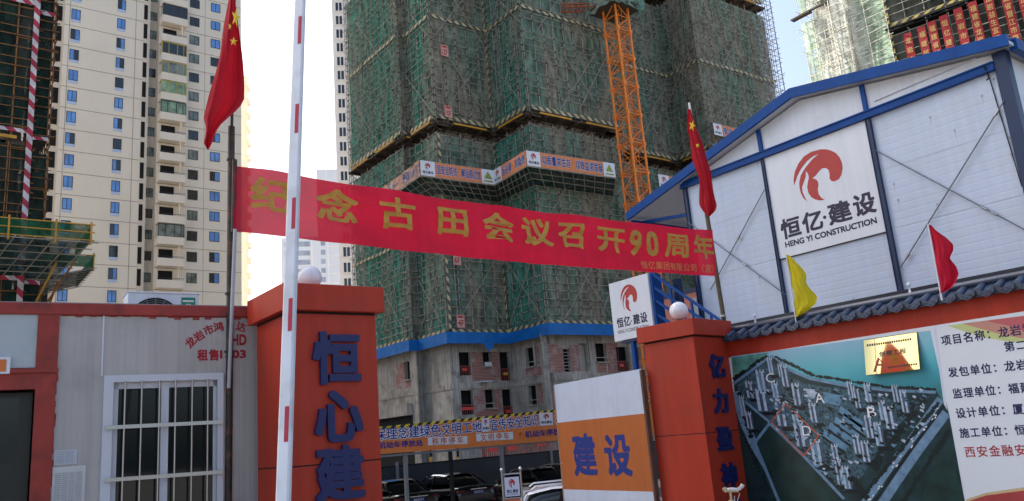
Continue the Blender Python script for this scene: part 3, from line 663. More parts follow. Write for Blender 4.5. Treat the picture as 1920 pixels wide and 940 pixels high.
# ================================================================== RIGHT: POSTER WALL
FP = Frame((11.0, 8.62), (0, -1))
zt_wall = FP.px(1560, 618)[1]; wallN = 12.0
zc0 = FP.px(1560, 611)[1]
pw = thing('poster_wall', FP.P(0, 0), 'orange site wall with a dark blue tiled coping, right of the gate', 'wall')
m = MB(); m.fbox(FP, .0, wallN, -.2, zc0+.03, -.24, 0); m.build('wall', M_orange, pw)
M_tile = mat('glazed_blue_tile', (.035, .055, .10), .35, .35, 5, spec=.6, bump=.2, bscale=20)
cop = MB(); cop.fbox(FP, -.02, wallN, zc0+.03, zc0+.05, -.36, .12)
def coprow(sign):
    n = int(wallN/.235)
    for k in range(n):
        s = .1+k*.235
        # half-round cover tile running down the slope, with a scalloped drip end
        P0_, P1_ = (s, zc0+.19, -.12), (s, zc0+.075, -.12+sign*.255)
        ring = []
        for (ss, zz, oo), r in ((P0_, .055), (P1_, .062)):
            ring.append([FP.P(ss+r*math.cos(math.pi*j/8), zz+r*math.sin(math.pi*j/8), oo) for j in range(9)]+[FP.P(ss, zz-.01, oo)])
        cop.rings(ring)
        # pan tile between, ending in a hanging scallop
        sc = s+.1175; o = -.12+sign*.265
        pts = [(-.105, .03), (-.10, -.035), (-.075, -.05), (-.05, -.075), (-.02, -.088), (0, -.10), (.02, -.088), (.05, -.075), (.075, -.05), (.10, -.035), (.105, .03), (.05, .008), (0, 0), (-.05, .008)]
        f0 = [FP.P(sc+x, zc0+.085+z*.82, o) for x, z in pts]; f1 = [p+FP.n*(.014*sign) for p in f0]
        cop.face(f1 if sign > 0 else f1[::-1])
        for i in range(len(pts)): cop.face([f0[i], f0[(i+1) % len(pts)], f1[(i+1) % len(pts)], f1[i]])
        for dx, dz, rr in ((0, -.045, .022), (-.05, -.02, .017), (.05, -.02, .017)):
            if sign > 0: cop.tube(FP.P(sc+dx, zc0+.085+dz, o+.012), FP.P(sc+dx, zc0+.085+dz, o+.024), rr, 8, r2=rr*.5)
    cop.hexa([FP.P(0, zc0+.18, -.12), FP.P(wallN, zc0+.18, -.12), FP.P(wallN, zc0+.05, -.12+sign*.25), FP.P(0, zc0+.05, -.12+sign*.25),
              FP.P(0, zc0+.2, -.12), FP.P(wallN, zc0+.2, -.12), FP.P(wallN, zc0+.072, -.12+sign*.26), FP.P(0, zc0+.072, -.12+sign*.26)])
coprow(1); coprow(-1)
cop.rings([[FP.P(s, zc0+.235+.05*math.sin(a), -.12+.055*math.cos(a)) for a in [2*math.pi*k/8 for k in range(8)]] for s in (0, wallN)])
cop.build('tile_coping', M_tile, pw)
# poster board: a site-plan picture on the left, project details on the right
bz0 = .25; bz1 = FP.px(1560, 641)[1]; b0 = FP.px(1374, 800)[0]
pb = thing('project_poster', FP.P(3, bz0, .02), 'large project poster with an aerial picture and blue text on the orange wall', 'poster')
m = MB(); m.fbox(FP, b0, 11.0, bz0, bz1, .003, .02); m.build('board', mat('poster_white', (.66, .70, .74), .35, .02, spec=.5), pb)
_lay = [0]
def flat(mb, pts, mi=0, o=None):          # printed shape given by where it is seen on the board
    q = [FP.P(*FP.px(x, y), (o if o else .0212)) for x, y in pts]
    n = (q[1]-q[0]).cross(q[2]-q[0])
    ar = sum((q[i]-q[0]).cross(q[i+1]-q[0]).dot(FP.n) for i in range(1, len(q)-1))
    mb.face(q if ar > 0 else q[::-1], mi)
def Z(*pts): return [(1340+.4361*x, 530+.4361*y) for x, y in pts]
def print_mat(name, col, var=.25, scale=6): return mat(name, col, .35, var, scale, spec=.45)
def sea_mat():
    m = bpy.data.materials.new('printed_water'); m.use_nodes = True; N, L = m.node_tree.nodes, m.node_tree.links
    tc = N.new('ShaderNodeTexCoord'); sp = N.new('ShaderNodeSeparateXYZ'); L.new(tc.outputs['Object'], sp.inputs[0])
    n = N.new('ShaderNodeTexNoise'); n.inputs['Scale'].default_value = 1.6; L.new(tc.outputs['Object'], n.inputs['Vector'])
    ad = N.new('ShaderNodeMath'); ad.operation = 'MULTIPLY_ADD'; ad.inputs[1].default_value = .35; L.new(n.outputs['Fac'], ad.inputs[0]); L.new(sp.outputs[2], ad.inputs[2])
    r = N.new('ShaderNodeValToRGB'); mr = N.new('ShaderNodeMapRange'); mr.inputs[1].default_value = bz1-bz0-1.0+.17; mr.inputs[2].default_value = bz1-bz0+.17; L.new(ad.outputs[0], mr.inputs[0]); L.new(mr.outputs[0], r.inputs[0])
    e = r.color_ramp.elements; e[0].position = 0; e[0].color = (.02, .13, .13, 1); e[1].position = 1; e[1].color = (.27, .48, .60, 1)
    k = e.new(.35); k.color = (.045, .31, .37, 1); k = e.new(.62); k.color = (.10, .43, .48, 1)
    L.new(r.outputs[0], N['Principled BSDF'].inputs['Base Color']); N['Principled BSDF'].inputs['Roughness'].default_value = .35
    return m
PM = [sea_mat(), print_mat('printed_dark_land', (.010, .038, .042), .6, 5), print_mat('printed_road', (.15, .26, .38), .3, 9), print_mat('printed_trees', (.006, .016, .016), .5, 20),
      print_mat('printed_tower_light', (.42, .50, .60), .35, 14), print_mat('printed_tower_dark', (.05, .09, .15), .4, 14), print_mat('printed_ground', (.05, .11, .14), .8, 22),
      print_mat('printed_outline', (.55, .12, .04), .1), M_whitepr, print_mat('printed_field', (.010, .038, .034), .5, 4), print_mat('printed_roof_blue', (.12, .26, .38), .3, 8), print_mat('printed_shadow', (.004, .008, .012), .2), print_mat('printed_mint', (.10, .30, .24), .4, 5)]
pic = MB()
flat(pic, Z((74, 318), (930, 206), (1010, 560), (1090, 1000), (155, 1000)), 0)
flat(pic, Z((76, 322), (240, 300), (110, 400), (84, 420)), 12, .0217)
o1, o2, o3, o4 = .0222, .0229, .0236, .0243
flat(pic, Z((84, 420), (235, 318), (262, 318), (330, 372), (420, 415), (560, 438), (740, 455), (957, 466), (1010, 560), (1090, 1000), (158, 1000), (110, 700)), 1, o1)
def road(pts, w, mi=2, o=o2):
    for (x0, y0), (x1, y1) in zip(pts, pts[1:]):
        L_ = math.hypot(x1-x0, y1-y0); nx, ny = -(y1-y0)/L_*w/2, (x1-x0)/L_*w/2
        flat(pic, Z((x0+nx, y0+ny), (x1+nx, y1+ny), (x1-nx, y1-ny), (x0-nx, y0-ny)), mi, o)
        o += .00012
flat(pic, Z((100, 440), (240, 330), (300, 400), (420, 440), (700, 480), (800, 520), (930, 490), (760, 640), (640, 830), (560, 900), (390, 745), (240, 600), (110, 480)), 6, .0225)
road([(84, 436), (160, 380), (240, 318), (265, 322), (325, 375), (410, 412), (560, 442), (740, 462), (955, 472)], 12)
road([(975, 500), (860, 660), (760, 790), (640, 960)], 34); road([(1000, 560), (880, 720), (790, 850), (700, 985)], 40, 2, .0231); road([(990, 530), (870, 690), (775, 820), (670, 975)], 9, 11, .0234)
road([(90, 470), (130, 600), (170, 690), (235, 800), (300, 960)], 36); road([(175, 690), (240, 605), (330, 690), (400, 760), (560, 930)], 12, 2, .0231); road([(96, 480), (240, 600)], 10, 2, .0232)
flat(pic, Z((245, 618), (385, 752), (560, 935), (560, 1000), (310, 1000), (185, 692)), 9, .0233)
flat(pic, Z((1010, 700), (1090, 1000), (850, 1000)), 9, .0228)
rr = random.Random(3)
def trees(p, q, n, r):
    for k in range(n):
        t = k/(n-1); x = p[0]+(q[0]-p[0])*t+rr.uniform(-3, 3); y = p[1]+(q[1]-p[1])*t+rr.uniform(-2, 2); a = r*rr.uniform(.7, 1.3)
        flat(pic, Z(*[(x+a*math.cos(u), y+a*.8*math.sin(u)) for u in [2*math.pi*j/7 for j in range(7)]]), 3, o3+.0001*(k % 5))
for a in (((270, 320), (420, 395), 20, 8), ((420, 398), (730, 447), 32, 8), ((740, 450), (950, 458), 20, 8), ((90, 410), (225, 318), 14, 9), ((965, 520), (640, 920), 40, 11), ((1010, 640), (800, 960), 26, 13), ((110, 480), (160, 660), 12, 11), ((120, 640), (240, 900), 18, 8), ((420, 770), (560, 900), 12, 8),
          ((740, 640), (700, 800), 18, 16), ((800, 560), (900, 500), 14, 16), ((860, 560), (760, 700), 18, 16), ((600, 840), (660, 930), 12, 14), ((330, 420), (340, 520), 8, 8), ((400, 560), (470, 640), 8, 9)): trees(*a)
flat(pic, Z((385, 455), (450, 462), (430, 500), (390, 490)), 4, o3+.0006); flat(pic, Z((470, 470), (560, 485), (540, 530), (475, 515)), 10, o3+.0006)
for x, y in ((545, 530), (525, 575), (500, 600), (475, 630), (560, 560)): flat(pic, Z((x, y), (x+100, y+70), (x+92, y+98), (x-8, y+26)), 10, o3+.0007+.0001*(x % 3)); flat(pic, Z((x-8, y+26), (x+92, y+98), (x+92, y+110), (x-8, y+38)), 11, o3+.00075)
for k in range(520):
    x, y = rr.uniform(120, 900), rr.uniform(440, 900)
    if y > x+355 or y > 1260-x*.72 or (x < 240 and y > 470): continue
    flat(pic, Z((x, y), (x+rr.uniform(8, 24), y+rr.uniform(3, 12)), (x+rr.uniform(4, 18), y+rr.uniform(10, 20)), (x-3, y+7)), rr.choice((6, 10, 4, 3, 3, 11, 5)), o3+.0009+.000012*k)
towers = [(240, 325, 26, 75), (300, 358, 34, 95), (284, 352, 22, 60), (200, 378, 44, 92), (152, 428, 36, 74), (205, 468, 52, 90), (262, 432, 34, 70), (352, 436, 40, 98), (286, 518, 50, 105), (350, 552, 34, 50), (366, 602, 50, 108), (424, 522, 36, 86), (438, 678, 52, 115), (520, 698, 34, 66), (534, 764, 34, 110), (566, 792, 36, 100), (584, 428, 28, 84), (612, 450, 30, 94), (660, 436, 34, 82), (778, 444, 30, 76), (814, 466, 34, 98), (722, 510, 34, 86), (752, 536, 46, 98), (664, 574, 38, 100), (704, 604, 38, 104), (612, 656, 36, 86), (650, 684, 40, 92), (120, 490, 26, 90), (150, 560, 30, 74)]
for x, y, w, h in sorted(towers, key=lambda t: t[1]):
    i = towers.index((x, y, w, h)); oo = o4+.00012*i; sl = .16
    flat(pic, Z((x-w*.5+sl*h, y+h), (x+w*.9+sl*h, y+h*.95), (x+w*1.3+sl*h, y+h*1.12), (x+sl*h, y+h*1.15)), 11, o3+.0008)
    for j in range(4):
        a, b = x-w/2+w*j/4, x-w/2+w*(j+1)/4; dy = (0, 6, 2, 8)[j]
        flat(pic, Z((a, y+dy), (b, y+dy+2), (b+sl*h, y+h-6+dy*.5), (a+sl*h, y+h-8+dy*.5)), (4, 5, 4, 5)[j] if i % 3 else (4, 10, 4, 5)[j], oo)
    for j in range(3): flat(pic, Z((x-w*.45+j*w*.33, y-5), (x-w*.30+j*w*.33, y-5), (x-w*.28+j*w*.33, y+9), (x-w*.43+j*w*.33, y+9)), 4, oo+.00005)
ol = [(248, 598), (312, 520), (452, 658), (388, 746), (248, 598)]
for (x0, y0), (x1, y1) in zip(ol, ol[1:]):
    L_ = math.hypot(x1-x0, y1-y0); nx, ny = -(y1-y0)/L_*2.4, (x1-x0)/L_*2.4
    flat(pic, Z((x0+nx, y0+ny), (x1+nx, y1+ny), (x1-nx, y1-ny), (x0-nx, y0-ny)), 7, o4+.0045)
for k in range(26):
    t = rr.random(); x, y = 980-330*t+rr.uniform(-14, 14), 530+420*t+rr.uniform(-8, 8); flat(pic, Z((x, y), (x+7, y-6), (x+10, y-3), (x+3, y+3)), 8, o4+.001+.0001*k)
for ch, x, y in (('A', 455, 495), ('B', 680, 556), ('C', 243, 410), ('D', 400, 636)):
    a = Z((x-15, y+22), (x+15, y-22)); s0, z0 = FP.px(*a[0]); s1, z1 = FP.px(*a[1]); put_word(pic, lambda s, z, o: FP.P(s, z, .0292), ch, s0, s1, z0, z1, .0, 0, 8)
pic.build('aerial_picture', PM, pb)
# details on the right
tx = MB()
def info(mb, text, p0, p1, hpx, n, bold=.022, mi=0):
    s0, z0 = FP.px(*p0); s1, z1 = FP.px(*p1); zz = (z0+z1)/2; c = (s1-s0)/n; h = c*.98 if hpx is None else hpx
    for i, ch in enumerate(text): put_char(mb, lambda s, z, o: FP.P(s, z, .0222), ch, s0+c*i, s0+c*(i+.92), zz-h/2, zz+h/2, bold, 0, mi)
info(tx, '项目名称：龙岩学院', (1766, 640), (1872, 624), None, 5); info(tx, '第二标段', (1884, 651), (1930, 645), None, 2.1)
for text, p0, p1 in (('发包单位：龙岩城发', (1779, 699), (1884, 688)), ('监理单位：福建', (1787, 737), (1892, 731)), ('设计单位：厦门', (1793, 774), (1900, 769)), ('施工单位：恒亿', (1800, 811), (1904, 808))): info(tx, text, p0, p1, None, 5)
info(tx, '西安金融安居', (1810, 849), (1924, 842), None, 4.85, .012, 1)
tx.build('lettering', [M_bluepr if False else mat('poster_navy', (.012, .012, .075), .5, 0), mat('poster_red_ink', (.35, .03, .03), .5, .1)], pb)
SWM = [print_mat('printed_olive', (.50, .55, .22), .05), print_mat('printed_salmon', (.50, .24, .18), .05), print_mat('printed_red', (.48, .10, .11), .05), print_mat('printed_dark_red', (.36, .05, .05), .1), print_mat('printed_gold', (.55, .42, .22), .1)]
for i, (pts, o) in enumerate((([(1778, 611), (1925, 592), (1925, 640), (1900, 642), (1840, 632)], .0213), ([(1806, 607), (1925, 592), (1925, 636), (1880, 628)], .0216), ([(1850, 602), (1925, 592), (1925, 622), (1895, 612)], .0219), ([(1813, 940), (1850, 928), (1925, 918), (1925, 960), (1813, 985)], .0213), ([(1813, 936), (1850, 924), (1925, 913), (1925, 919), (1850, 929), (1813, 941)], .0216))):
    sw = MB(); flat(sw, pts, 0, o); sw.build('printed_swoosh', SWM[i], pb)
m = MB(); flat(m, [(1752, 616), (1757, 615), (1802, 950), (1797, 950)], 0, .0213); m.build('divider', mat('poster_blue_edge', (.58, .62, .72), .4, 0), pb)
# gold plaque
q = [FP.px(*p) for p in ((1622, 638), (1721, 622.5), (1736, 692), (1637, 705))]
s0, s1 = (q[0][0]+q[3][0])/2, (q[1][0]+q[2][0])/2; z0, z1 = (q[2][1]+q[3][1])/2, (q[0][1]+q[1][1])/2
t = thing('gold_plaque', FP.P((s0+s1)/2, z0, .03), 'polished gold award plaque fixed over the poster sky', 'plaque')
hq = z1-z0; ob, ot = .03+hq*.20, .032        # lean invented so the mirror face catches the sky
m = MB(); m.hexa([FP.P(s0, z0, ob), FP.P(s1, z0, ob), FP.P(s1, z0, ob-.02), FP.P(s0, z0, ob-.02), FP.P(s0, z1, ot), FP.P(s1, z1, ot), FP.P(s1, z1, ot-.02), FP.P(s0, z1, ot-.02)]); m.build('plate', mat('plaque_edge', (.12, .10, .03), .3, .1, metal=.6), t)
def wavy(u, v): return FP.P(s0+.008+(s1-s0-.016)*u, z0+.008+(z1-z0-.016)*v, ob+(ot-ob)*v+.006+.012*max(0, .3-u)**2/.09*3+.0015*math.sin(9*u+2*v))  # left edge bent so it mirrors the gate pillar
m = MB(); m.grid(wavy, 40, 10); m.build('mirror_face', mat('gold_mirror', (.86, .68, .28), .05, .02, metal=1), t)
m = MB(); w, h = s1-s0, z1-z0; fn = lambda s, z, o: wavy((s-s0-.008)/(s1-s0-.016), (z-z0-.008)/(z1-z0-.016))+FP.n*.003
put_line(m, fn, '创建工程', s0+w*.26, s0+w*.78, z0+h*.47, z0+h*.62, .02)
for a, b, c, d in ((.06, .86, .80, .86), (.42, .94, .13, .18)):
    x = a
    while x < b: m.face([fn(s0+w*x, z0+h*c, 0), fn(s0+w*(x+.028), z0+h*c, 0), fn(s0+w*(x+.028), z0+h*d, 0), fn(s0+w*x, z0+h*d, 0)]); x += .042
m.build('engraving', mat('engraved_black', (.03, .02, .02), .5, 0), t)
m = MB()
for pts in (((.14, .08), (.18, .08), (.27, .42), (.24, .47)), ((.24, .47), (.27, .42), (.42, .10), (.38, .09)), ((.20, .24), (.33, .22), (.33, .27), (.21, .29))): m.face([fn(s0+w*x, z0+h*y, 0) for x, y in pts])
m.build('red_mark', mat('engraved_red', (.3, .05, .03), .5, 0), t)

# little white posts on the coping, flags behind it
for x, y in ((1409, 611), (1701, 562)):
    p = FP.P(FP.px(x, y)[0], 0, -.12); zb = zc0+.22; t = thing('coping_insulator', (p.x, p.y, zb), 'small white insulator post on the tiled coping %s' % ('near the gate pillar' if x < 1500 else 'under the red pennant'), 'insulator', 'white posts on the coping')
    m = MB(); m.lathe([(.02, 0), (.02, .07), (.012, .08), (.012, .14), (.028, .15), (.028, .18), (.014, .20), (.001, .21)], (p.x, p.y, zb), 10); m.build('post', M_white, t)
def pennant(label, stafftop, staffbot, D, rows, matf, waves, ripple, sm):
    a, b = atd(*stafftop, D), atd(*staffbot, D); f = hanging_flag('pennant', rows, D-.03, label, 'pennants on the poster wall', matf, (), ripple, waves)
    d = (b-a).normalized(); m = MB(); m.tube(a, a+d*(a.z-2.9)/-d.z, .011, 6); m.build('staff', sm, f)
Dy, Dr = 12.4, 9.4
pennant('yellow pennant on a short staff above the poster wall', (1474, 478), (1492, 600), 13.2, [(478, 1474, 1478), (488, 1476, 1489), (500, 1478, 1502), (515, 1481, 1511), (530, 1484, 1512), (545, 1487, 1521), (557, 1489, 1532), (570, 1490, 1531), (582, 1491, 1515), (590, 1492, 1503), (594, 1492, 1495)], M_yellow, 1.1, .05, M_white)
pennant('red pennant on a white staff above the poster wall', (1740, 420), (1765, 556), 11.2, [(422, 1741, 1745), (432, 1743, 1755), (445, 1745, 1774), (458, 1748, 1786), (470, 1750, 1787), (485, 1752, 1782), (500, 1755, 1792), (515, 1758, 1798), (528, 1761, 1794), (540, 1762, 1783), (549, 1763, 1768)], M_redcloth, 1.2, .05, M_white)

# small pipe fitting in front of the right pillar
D = 8.6
t = thing('pipe_fitting', (atd(1370, 945, D).x, atd(1370, 945, D).y, 0), 'yellowed plastic pipe tee on a thin pole before the right pillar', 'pipe')
M_pl = mat('yellowed_plastic', (.52, .40, .24), .5, .25, 25); M_pw = mat('white_plastic_pipe', (.6, .56, .52), .45, .1, 20)
m = MB(); m.path([atd(1364, 919, D), atd(1370, 918, D), atd(1378, 918.5, D), atd(1384, 920, D)], .020, 10); m.build('pipe', M_pw, t)
m = MB(); m.tube(atd(1357, 915, D), atd(1362, 922, D), .022, 10); m.tube(atd(1361, 921, D), atd(1385, 921, D), .013, 8); m.build('elbow', M_pl, t)
m = MB(); m.tube(atd(1385, 914, D), atd(1387, 919, D), .025, 10); m.tube(atd(1390, 914, D), atd(1393, 908.5, D), .02, 10); m.build('elbow', M_pw, t)
m = MB(); p = atd(1369, 922, D); m.tube(Vector((p.x, p.y, 0)), p, .012, 8); m.build('pole', M_pl, t)
m = MB(); q = atd(1371, 938, D); m.tube(q-Vector((0, 0, .06)), q, .028, 10); m.build('cap', M_pl, t)
m = MB(); m.path([atd(1387, 925, D), atd(1383, 938, D), atd(1381, 960, D)], .004, 5); m.path([atd(1377, 930, D), atd(1379, 960, D)], .004, 5); m.build('wire', M_pw, t)

# ================================================================== GATE LEAF
pa, pc = atz(1039, 722, 2.62), atz(1201, 692, 2.62)
FG = Frame((pa.x, pa.y), (pc.x-pa.x, pc.y-pa.y)); gw = (Vector((pc.x, pc.y, 0))-Vector((pa.x, pa.y, 0))).length
t = thing('gate_leaf', (pc.x, pc.y, 0), 'open sheet gate leaf, white with an orange middle lettered 建设', 'gate')
zo1, zo0 = FG.px(1130, 784)[1], FG.px(1140, 920)[1]
m = MB(); m.fbox(FG, 0, gw, zo1, 2.62, -.03, 0); m.fbox(FG, 0, gw, .1, zo0, -.03, 0); m.build('panel', mat('gate_white_sheet', (.54, .60, .72), .42, .06, 1.4, streak=.06, dirt=(.4, .42, .46), dirtamt=.2), t)
m = MB(); m.fbox(FG, 0, gw, zo0, zo1, -.03, 0); m.build('panel', mat('gate_orange_sheet', (.44, .12, .024), .5, .08, 2, streak=.08), t)
m = MB()
for ch, x0, x1 in (('建', 1074, 1118), ('设', 1133, 1183)):
    a = FG.px(x0, 850)[0]; b = FG.px(x1, 850)[0]; c = FG.px((x0+x1)/2, 894)[1]; d = FG.px((x0+x1)/2, 812)[1]; put_char(m, lambda s, z, o: FG.P(s, z, .003), ch, a, b, c, d, .03)
m.build('lettering', mat('gate_blue', (.010, .028, .19), .5, .05), t)
m = MB(); m.fbox(FG, gw, gw+.05, .05, 2.6, -.05, .03); m.build('hinge_post', mat('brown_post', (.10, .05, .035), .6, .3, 5), t)
m = MB(); m.fbox(FG, -.03, 0, .1, 2.62, -.04, .005); m.build('edge_post', mat('gate_edge', (.35, .2, .14), .6, .2, 5), t)
for y in (870, 912):
    s, z = FG.px(1053, y); m = MB(); m.lathe([(.001, 0), (.02, 0), (.02, .01), (.001, .012)], FG.P(.04, z, .004), 8); m.build('bolt', M_steel, t)

# ================================================================== BIG WHITE SHED
FS = Frame((14.0, atx(1287, 360, 14.0).y), (0, -1))
sW = FS.px(1872, 150)[0]                       # right corner
zB = FS.px(1580, 235)[1]                       # tie beam
sp1, sp2 = FS.px(1446, 390)[0], FS.px(1655, 360)[0]
eL, eR = FS.px(1190, 409), FS.px(1903, 82); pk = FS.px(1497, 180)
zBo = FS.px(1430, 597)[1]
gz = ground_z(0, 12)
sh = thing('site_shed', FS.P(0, 0), 'big white panel shed with blue steel frame and gable roof', 'shed')
DEP = 13.0
def roof_z(s): return eL[1]+(pk[1]-eL[1])*(s-eL[0])/(pk[0]-eL[0]) if s < pk[0] else eR[1]+(pk[1]-eR[1])*(eR[0]-s)/(eR[0]-pk[0])
bays = [(0, sp1), (sp1, sp2), (sp2, sW)]
for a, b in bays:
    m = MB(); m.fbox(FS, a+.02, b-.02, zBo, zB-.05, -.06, 0); m.build('wall_panel', M_panelw, sh)
    m = MB(); m.fbox(FS, a+.02, b-.02, -1.1, zBo-.12, -.06, 0); m.build('wall_panel', M_panelw, sh)
    ks = sorted({a+.02, b-.02, *([pk[0]] if a < pk[0] < b else [])}); pts = [FS.P(ks[0], zB+.02, 0)]+[FS.P(ks[-1], zB+.02, 0)]+[FS.P(s, roof_z(s)-.10, 0) for s in ks[::-1]]
    bk = [p-FS.n*.05 for p in pts]; m = MB(); m.face(pts); m.face(bk[::-1]); m.build('gable_panel', M_white, sh)
    for y in (.34, .67):
        zz = zBo+(zB-zBo)*y; m = MB(); m.fbox(FS, a+.06, b-.06, zz-.005, zz+.005, .0005, .004); m.build('panel_seam', mat('seam_grey', (.45, .48, .52), .5, 0), sh)
m = MB(); m.fbox(FS, -.1, sW, zB-.07, zB+.07, -.02, .075); m.fbox(FS, -.1, sW, zB-.075, zB-.055, -.02, .11); m.fbox(FS, -.1, sW, zB+.055, zB+.08, -.02, .10); m.build('tie_beam', M_bluef, sh)
m = MB(); m.fbox(FS, -.1, sW, zBo-.14, zBo-.0, -.02, .08); m.build('floor_beam', mat('black_blue_steel', (.012, .016, .03), .4, .2, 3), sh)
for s, w in ((0, .045), (sp1, .03), (sp2, .045)):
    m = MB(); m.fbox(FS, s-w, s+w, -1.1, zB-.08, -.02, .06); m.fbox(FS, s-w, s-w+.012, -1.1, zB-.08, .06, .075); m.fbox(FS, s+w-.012, s+w, -1.1, zB-.08, .06, .075); m.build('post', M_bluedark, sh)
for s in (sp1, sp2): m = MB(); m.fbox(FS, s-.04, s+.04, zB+.08, roof_z(s)-.1, -.02, .06); m.build('king_post', M_bluef, sh)
m = MB(); m.fbox(FS, sW, sW+.2, -1.1, roof_z(sW)-.1, -.14, .05); m.build('corner_post', M_bluedark, sh)
for (s0, z0), (s1, z1) in ((eL, pk), (pk, eR)):
    m = MB(); c = [FS.P(s0, z0-.1, .30), FS.P(s1, z1-.1, .30), FS.P(s1, z1-.1, .24), FS.P(s0, z0-.1, .24)]; m.hexa(c+[p+Vector((0, 0, .2)) for p in c]); m.build('verge_board', M_bluef, sh)
    m = MB(); c = [FS.P(s0, z0+.02, .238), FS.P(s1, z1+.02, .238), FS.P(s1, z1+.02, -DEP), FS.P(s0, z0+.02, -DEP)]; m.hexa(c+[p+Vector((0, 0, .06)) for p in c]); m.build('roof_sheet', M_bluet if False else mat('blue_roof_sheet', (.015, .05, .18), .4, .1), sh)
    m = MB(); c = [FS.P(s0, z0-.06, .238), FS.P(s1, z1-.06, .238), FS.P(s1, z1-.06, -DEP), FS.P(s0, z0-.06, -DEP)]; m.hexa(c+[p+Vector((0, 0, .06)) for p in c]); m.build('roof_lining', M_white, sh)
m = MB(); F2 = Frame((FS.P(sW+.2, 0).x+.14, FS.P(sW+.2, 0).y+.04), (1, 0)); m.fbox(F2, 0, DEP-.2, -1.1, roof_z(sW+.2)-.12, -.06, 0); m.build('side_wall', M_white, sh)
m = MB(); m.fbox(F2, -.2, DEP, eR[1]-.12, eR[1]+.08, .12, .24); m.build('gutter', M_bluef, sh)
m = MB(); F3 = Frame((14.05, FS.P(0, 0).y+.02), (1, 0)); m.fbox(F3, 0, DEP, -1.1, zB, -.06, 0); m.build('side_wall', M_white, sh)
# walkway under the left eave
for k in range(5):
    o = -.2-k*2.6; m = MB(); m.bar(FS.P(-.05, roof_z(0)-.75, o), FS.P(eL[0]+.1, eL[1]-.12, o), .06, .08); m.build('eave_bracket', M_bluef, sh)
m = MB(); m.fbox(FS, eL[0]+.05, eL[0]+.12, eL[1]-.24, eL[1]-.1, -DEP, .2); m.build('eave_beam', M_bluef, sh)
m = MB(); m.fbox(FS, eL[0]+.12, 0, 3.2, 3.32, -DEP, -.3); m.build('walkway_floor', M_bluedark, sh)
def rod(p, q, lock):
    t = MB(); t.tube(FS.P(*p, .06), FS.P(*q, .06), .011, 6); t.build('brace_rod', mat('brace_steel', (.16, .17, .19), .4, .2, metal=.5), sh)
    for f in lock:
        a = Vector(FS.P(*p, .06)).lerp(FS.P(*q, .06), f); b = Vector(FS.P(*p, .06)).lerp(FS.P(*q, .06), f+.035); t = MB(); t.tube(a, b, .024, 8); t.build('turnbuckle', M_steel, sh)
rod(FS.px(1643, 282), FS.px(1925, 432), (.74, .80)); rod(FS.px(1886, 190), FS.px(1690, 505), (.05, .9)); rod(FS.px(1437, 356), FS.px(1335, 545), (.45,)); rod(FS.px(1290, 415), FS.px(1476, 553), (.6,))
m = MB(); p = FS.P(*FS.px(1848, 128), .09); m.path([p+Vector((0, -.02*k, 0)) for k in (0, 1)]+[p+FS.d*.05+Vector((0, 0, -.22)), p+FS.d*.0+Vector((0, 0, -.24))], .012, 6); m.build('hook', M_dark, sh)
m = MB(); a, b = FS.px(1851, 130), FS.px(1917, 350); m.tube(FS.P(*a, .02), FS.P(*b, .02), .008, 6); m.build('cable', M_dark, sh)
m = MB(); a, b = FS.px(1640, 190), FS.px(1830, 110); m.tube(FS.P(*a, .02), FS.P(*b, .02), .012, 6); m.build('cable', M_white, sh)
for x, y in ((1841, 180), (1863, 148), (1590, 260), (1638, 340), (1676, 345), (1684, 375), (1757, 383), (1808, 92), (1420, 305), (1434, 350), (1744, 220), (1790, 245), (1893, 258), (1896, 290), (1424, 520), (1600, 560)):
    s, z = FS.px(x, y); m = MB(); m.face([FS.P(s+.022*math.cos(k*math.pi/4), z+.026*math.sin(k*math.pi/4), .0012) for k in range(8)]); m.face([FS.P(s-.004, z-.16-.1*random.random(), .0012), FS.P(s+.006, z-.1, .0012), FS.P(s+.008, z, .0012), FS.P(s-.006, z, .0012)]); m.build('rust_stain', mat('screw_stain', (.40, .41, .45), .6, 0), sh)
# the company panel fixed to the middle bay
cs = thing('company_sign', FS.P((sp1+sp2)/2, zBo, .02), 'large white board with red emblem and 恒亿建设 on the shed', 'sign')
zs0 = FS.px(1565, 460)[1]
m = MB(); m.fbox(FS, sp1+.035, sp2-.05, zs0, zB-.08, .008, .03); m.build('board', M_signw, cs)
m = MB(); m.fbox(FS, sp1+.035, sp2-.05, zs0-.015, zs0-.001, .008, .04); m.build('bottom_rail', M_dark, cs)
def on_sign(s, z, o=0): return FS.P(s, z, .033+o)
a = MB(); (x0, y0), (x1, y1) = FS.px(1490, 345), FS.px(1583, 320); zt = FS.px(1540, 279)[1]; zb = FS.px(1540, 378)[1]; put_logo(a, on_sign, x0, x1, zb, zt); a.build('emblem', M_redlogo, cs)
a = MB()
for ch, xa, xb, yt, yb in (('恒', 1466, 1502, 409, 446), ('亿', 1506, 1544, 397, 434), ('建', 1554, 1597, 379, 418), ('设', 1601, 1642, 363, 403)):
    xm, ym = (xa+xb)/2, (yt+yb)/2; s0 = FS.px(xa-1, ym)[0]; s1 = FS.px(xb+2, ym)[0]; zt = FS.px(xm, yt)[1]; zb = FS.px(xm, yb)[1]; put_char(a, on_sign, ch, s0, s1, zb-.02, zt+.02, .03)
s, z = FS.px(1548, 408); put_word(a, on_sign, '·', s-.035, s+.035, z-.035, z+.035, .0)
s0, z0 = FS.px(1474, 460); s1, z1 = FS.px(1645, 410); zz = FS.px(1560, 436)[1]; put_word(a, on_sign, 'HENG YI CONSTRUCTION', s0, s1, zz-.065, zz+.055, .035)
a.build('lettering', M_ink, cs)

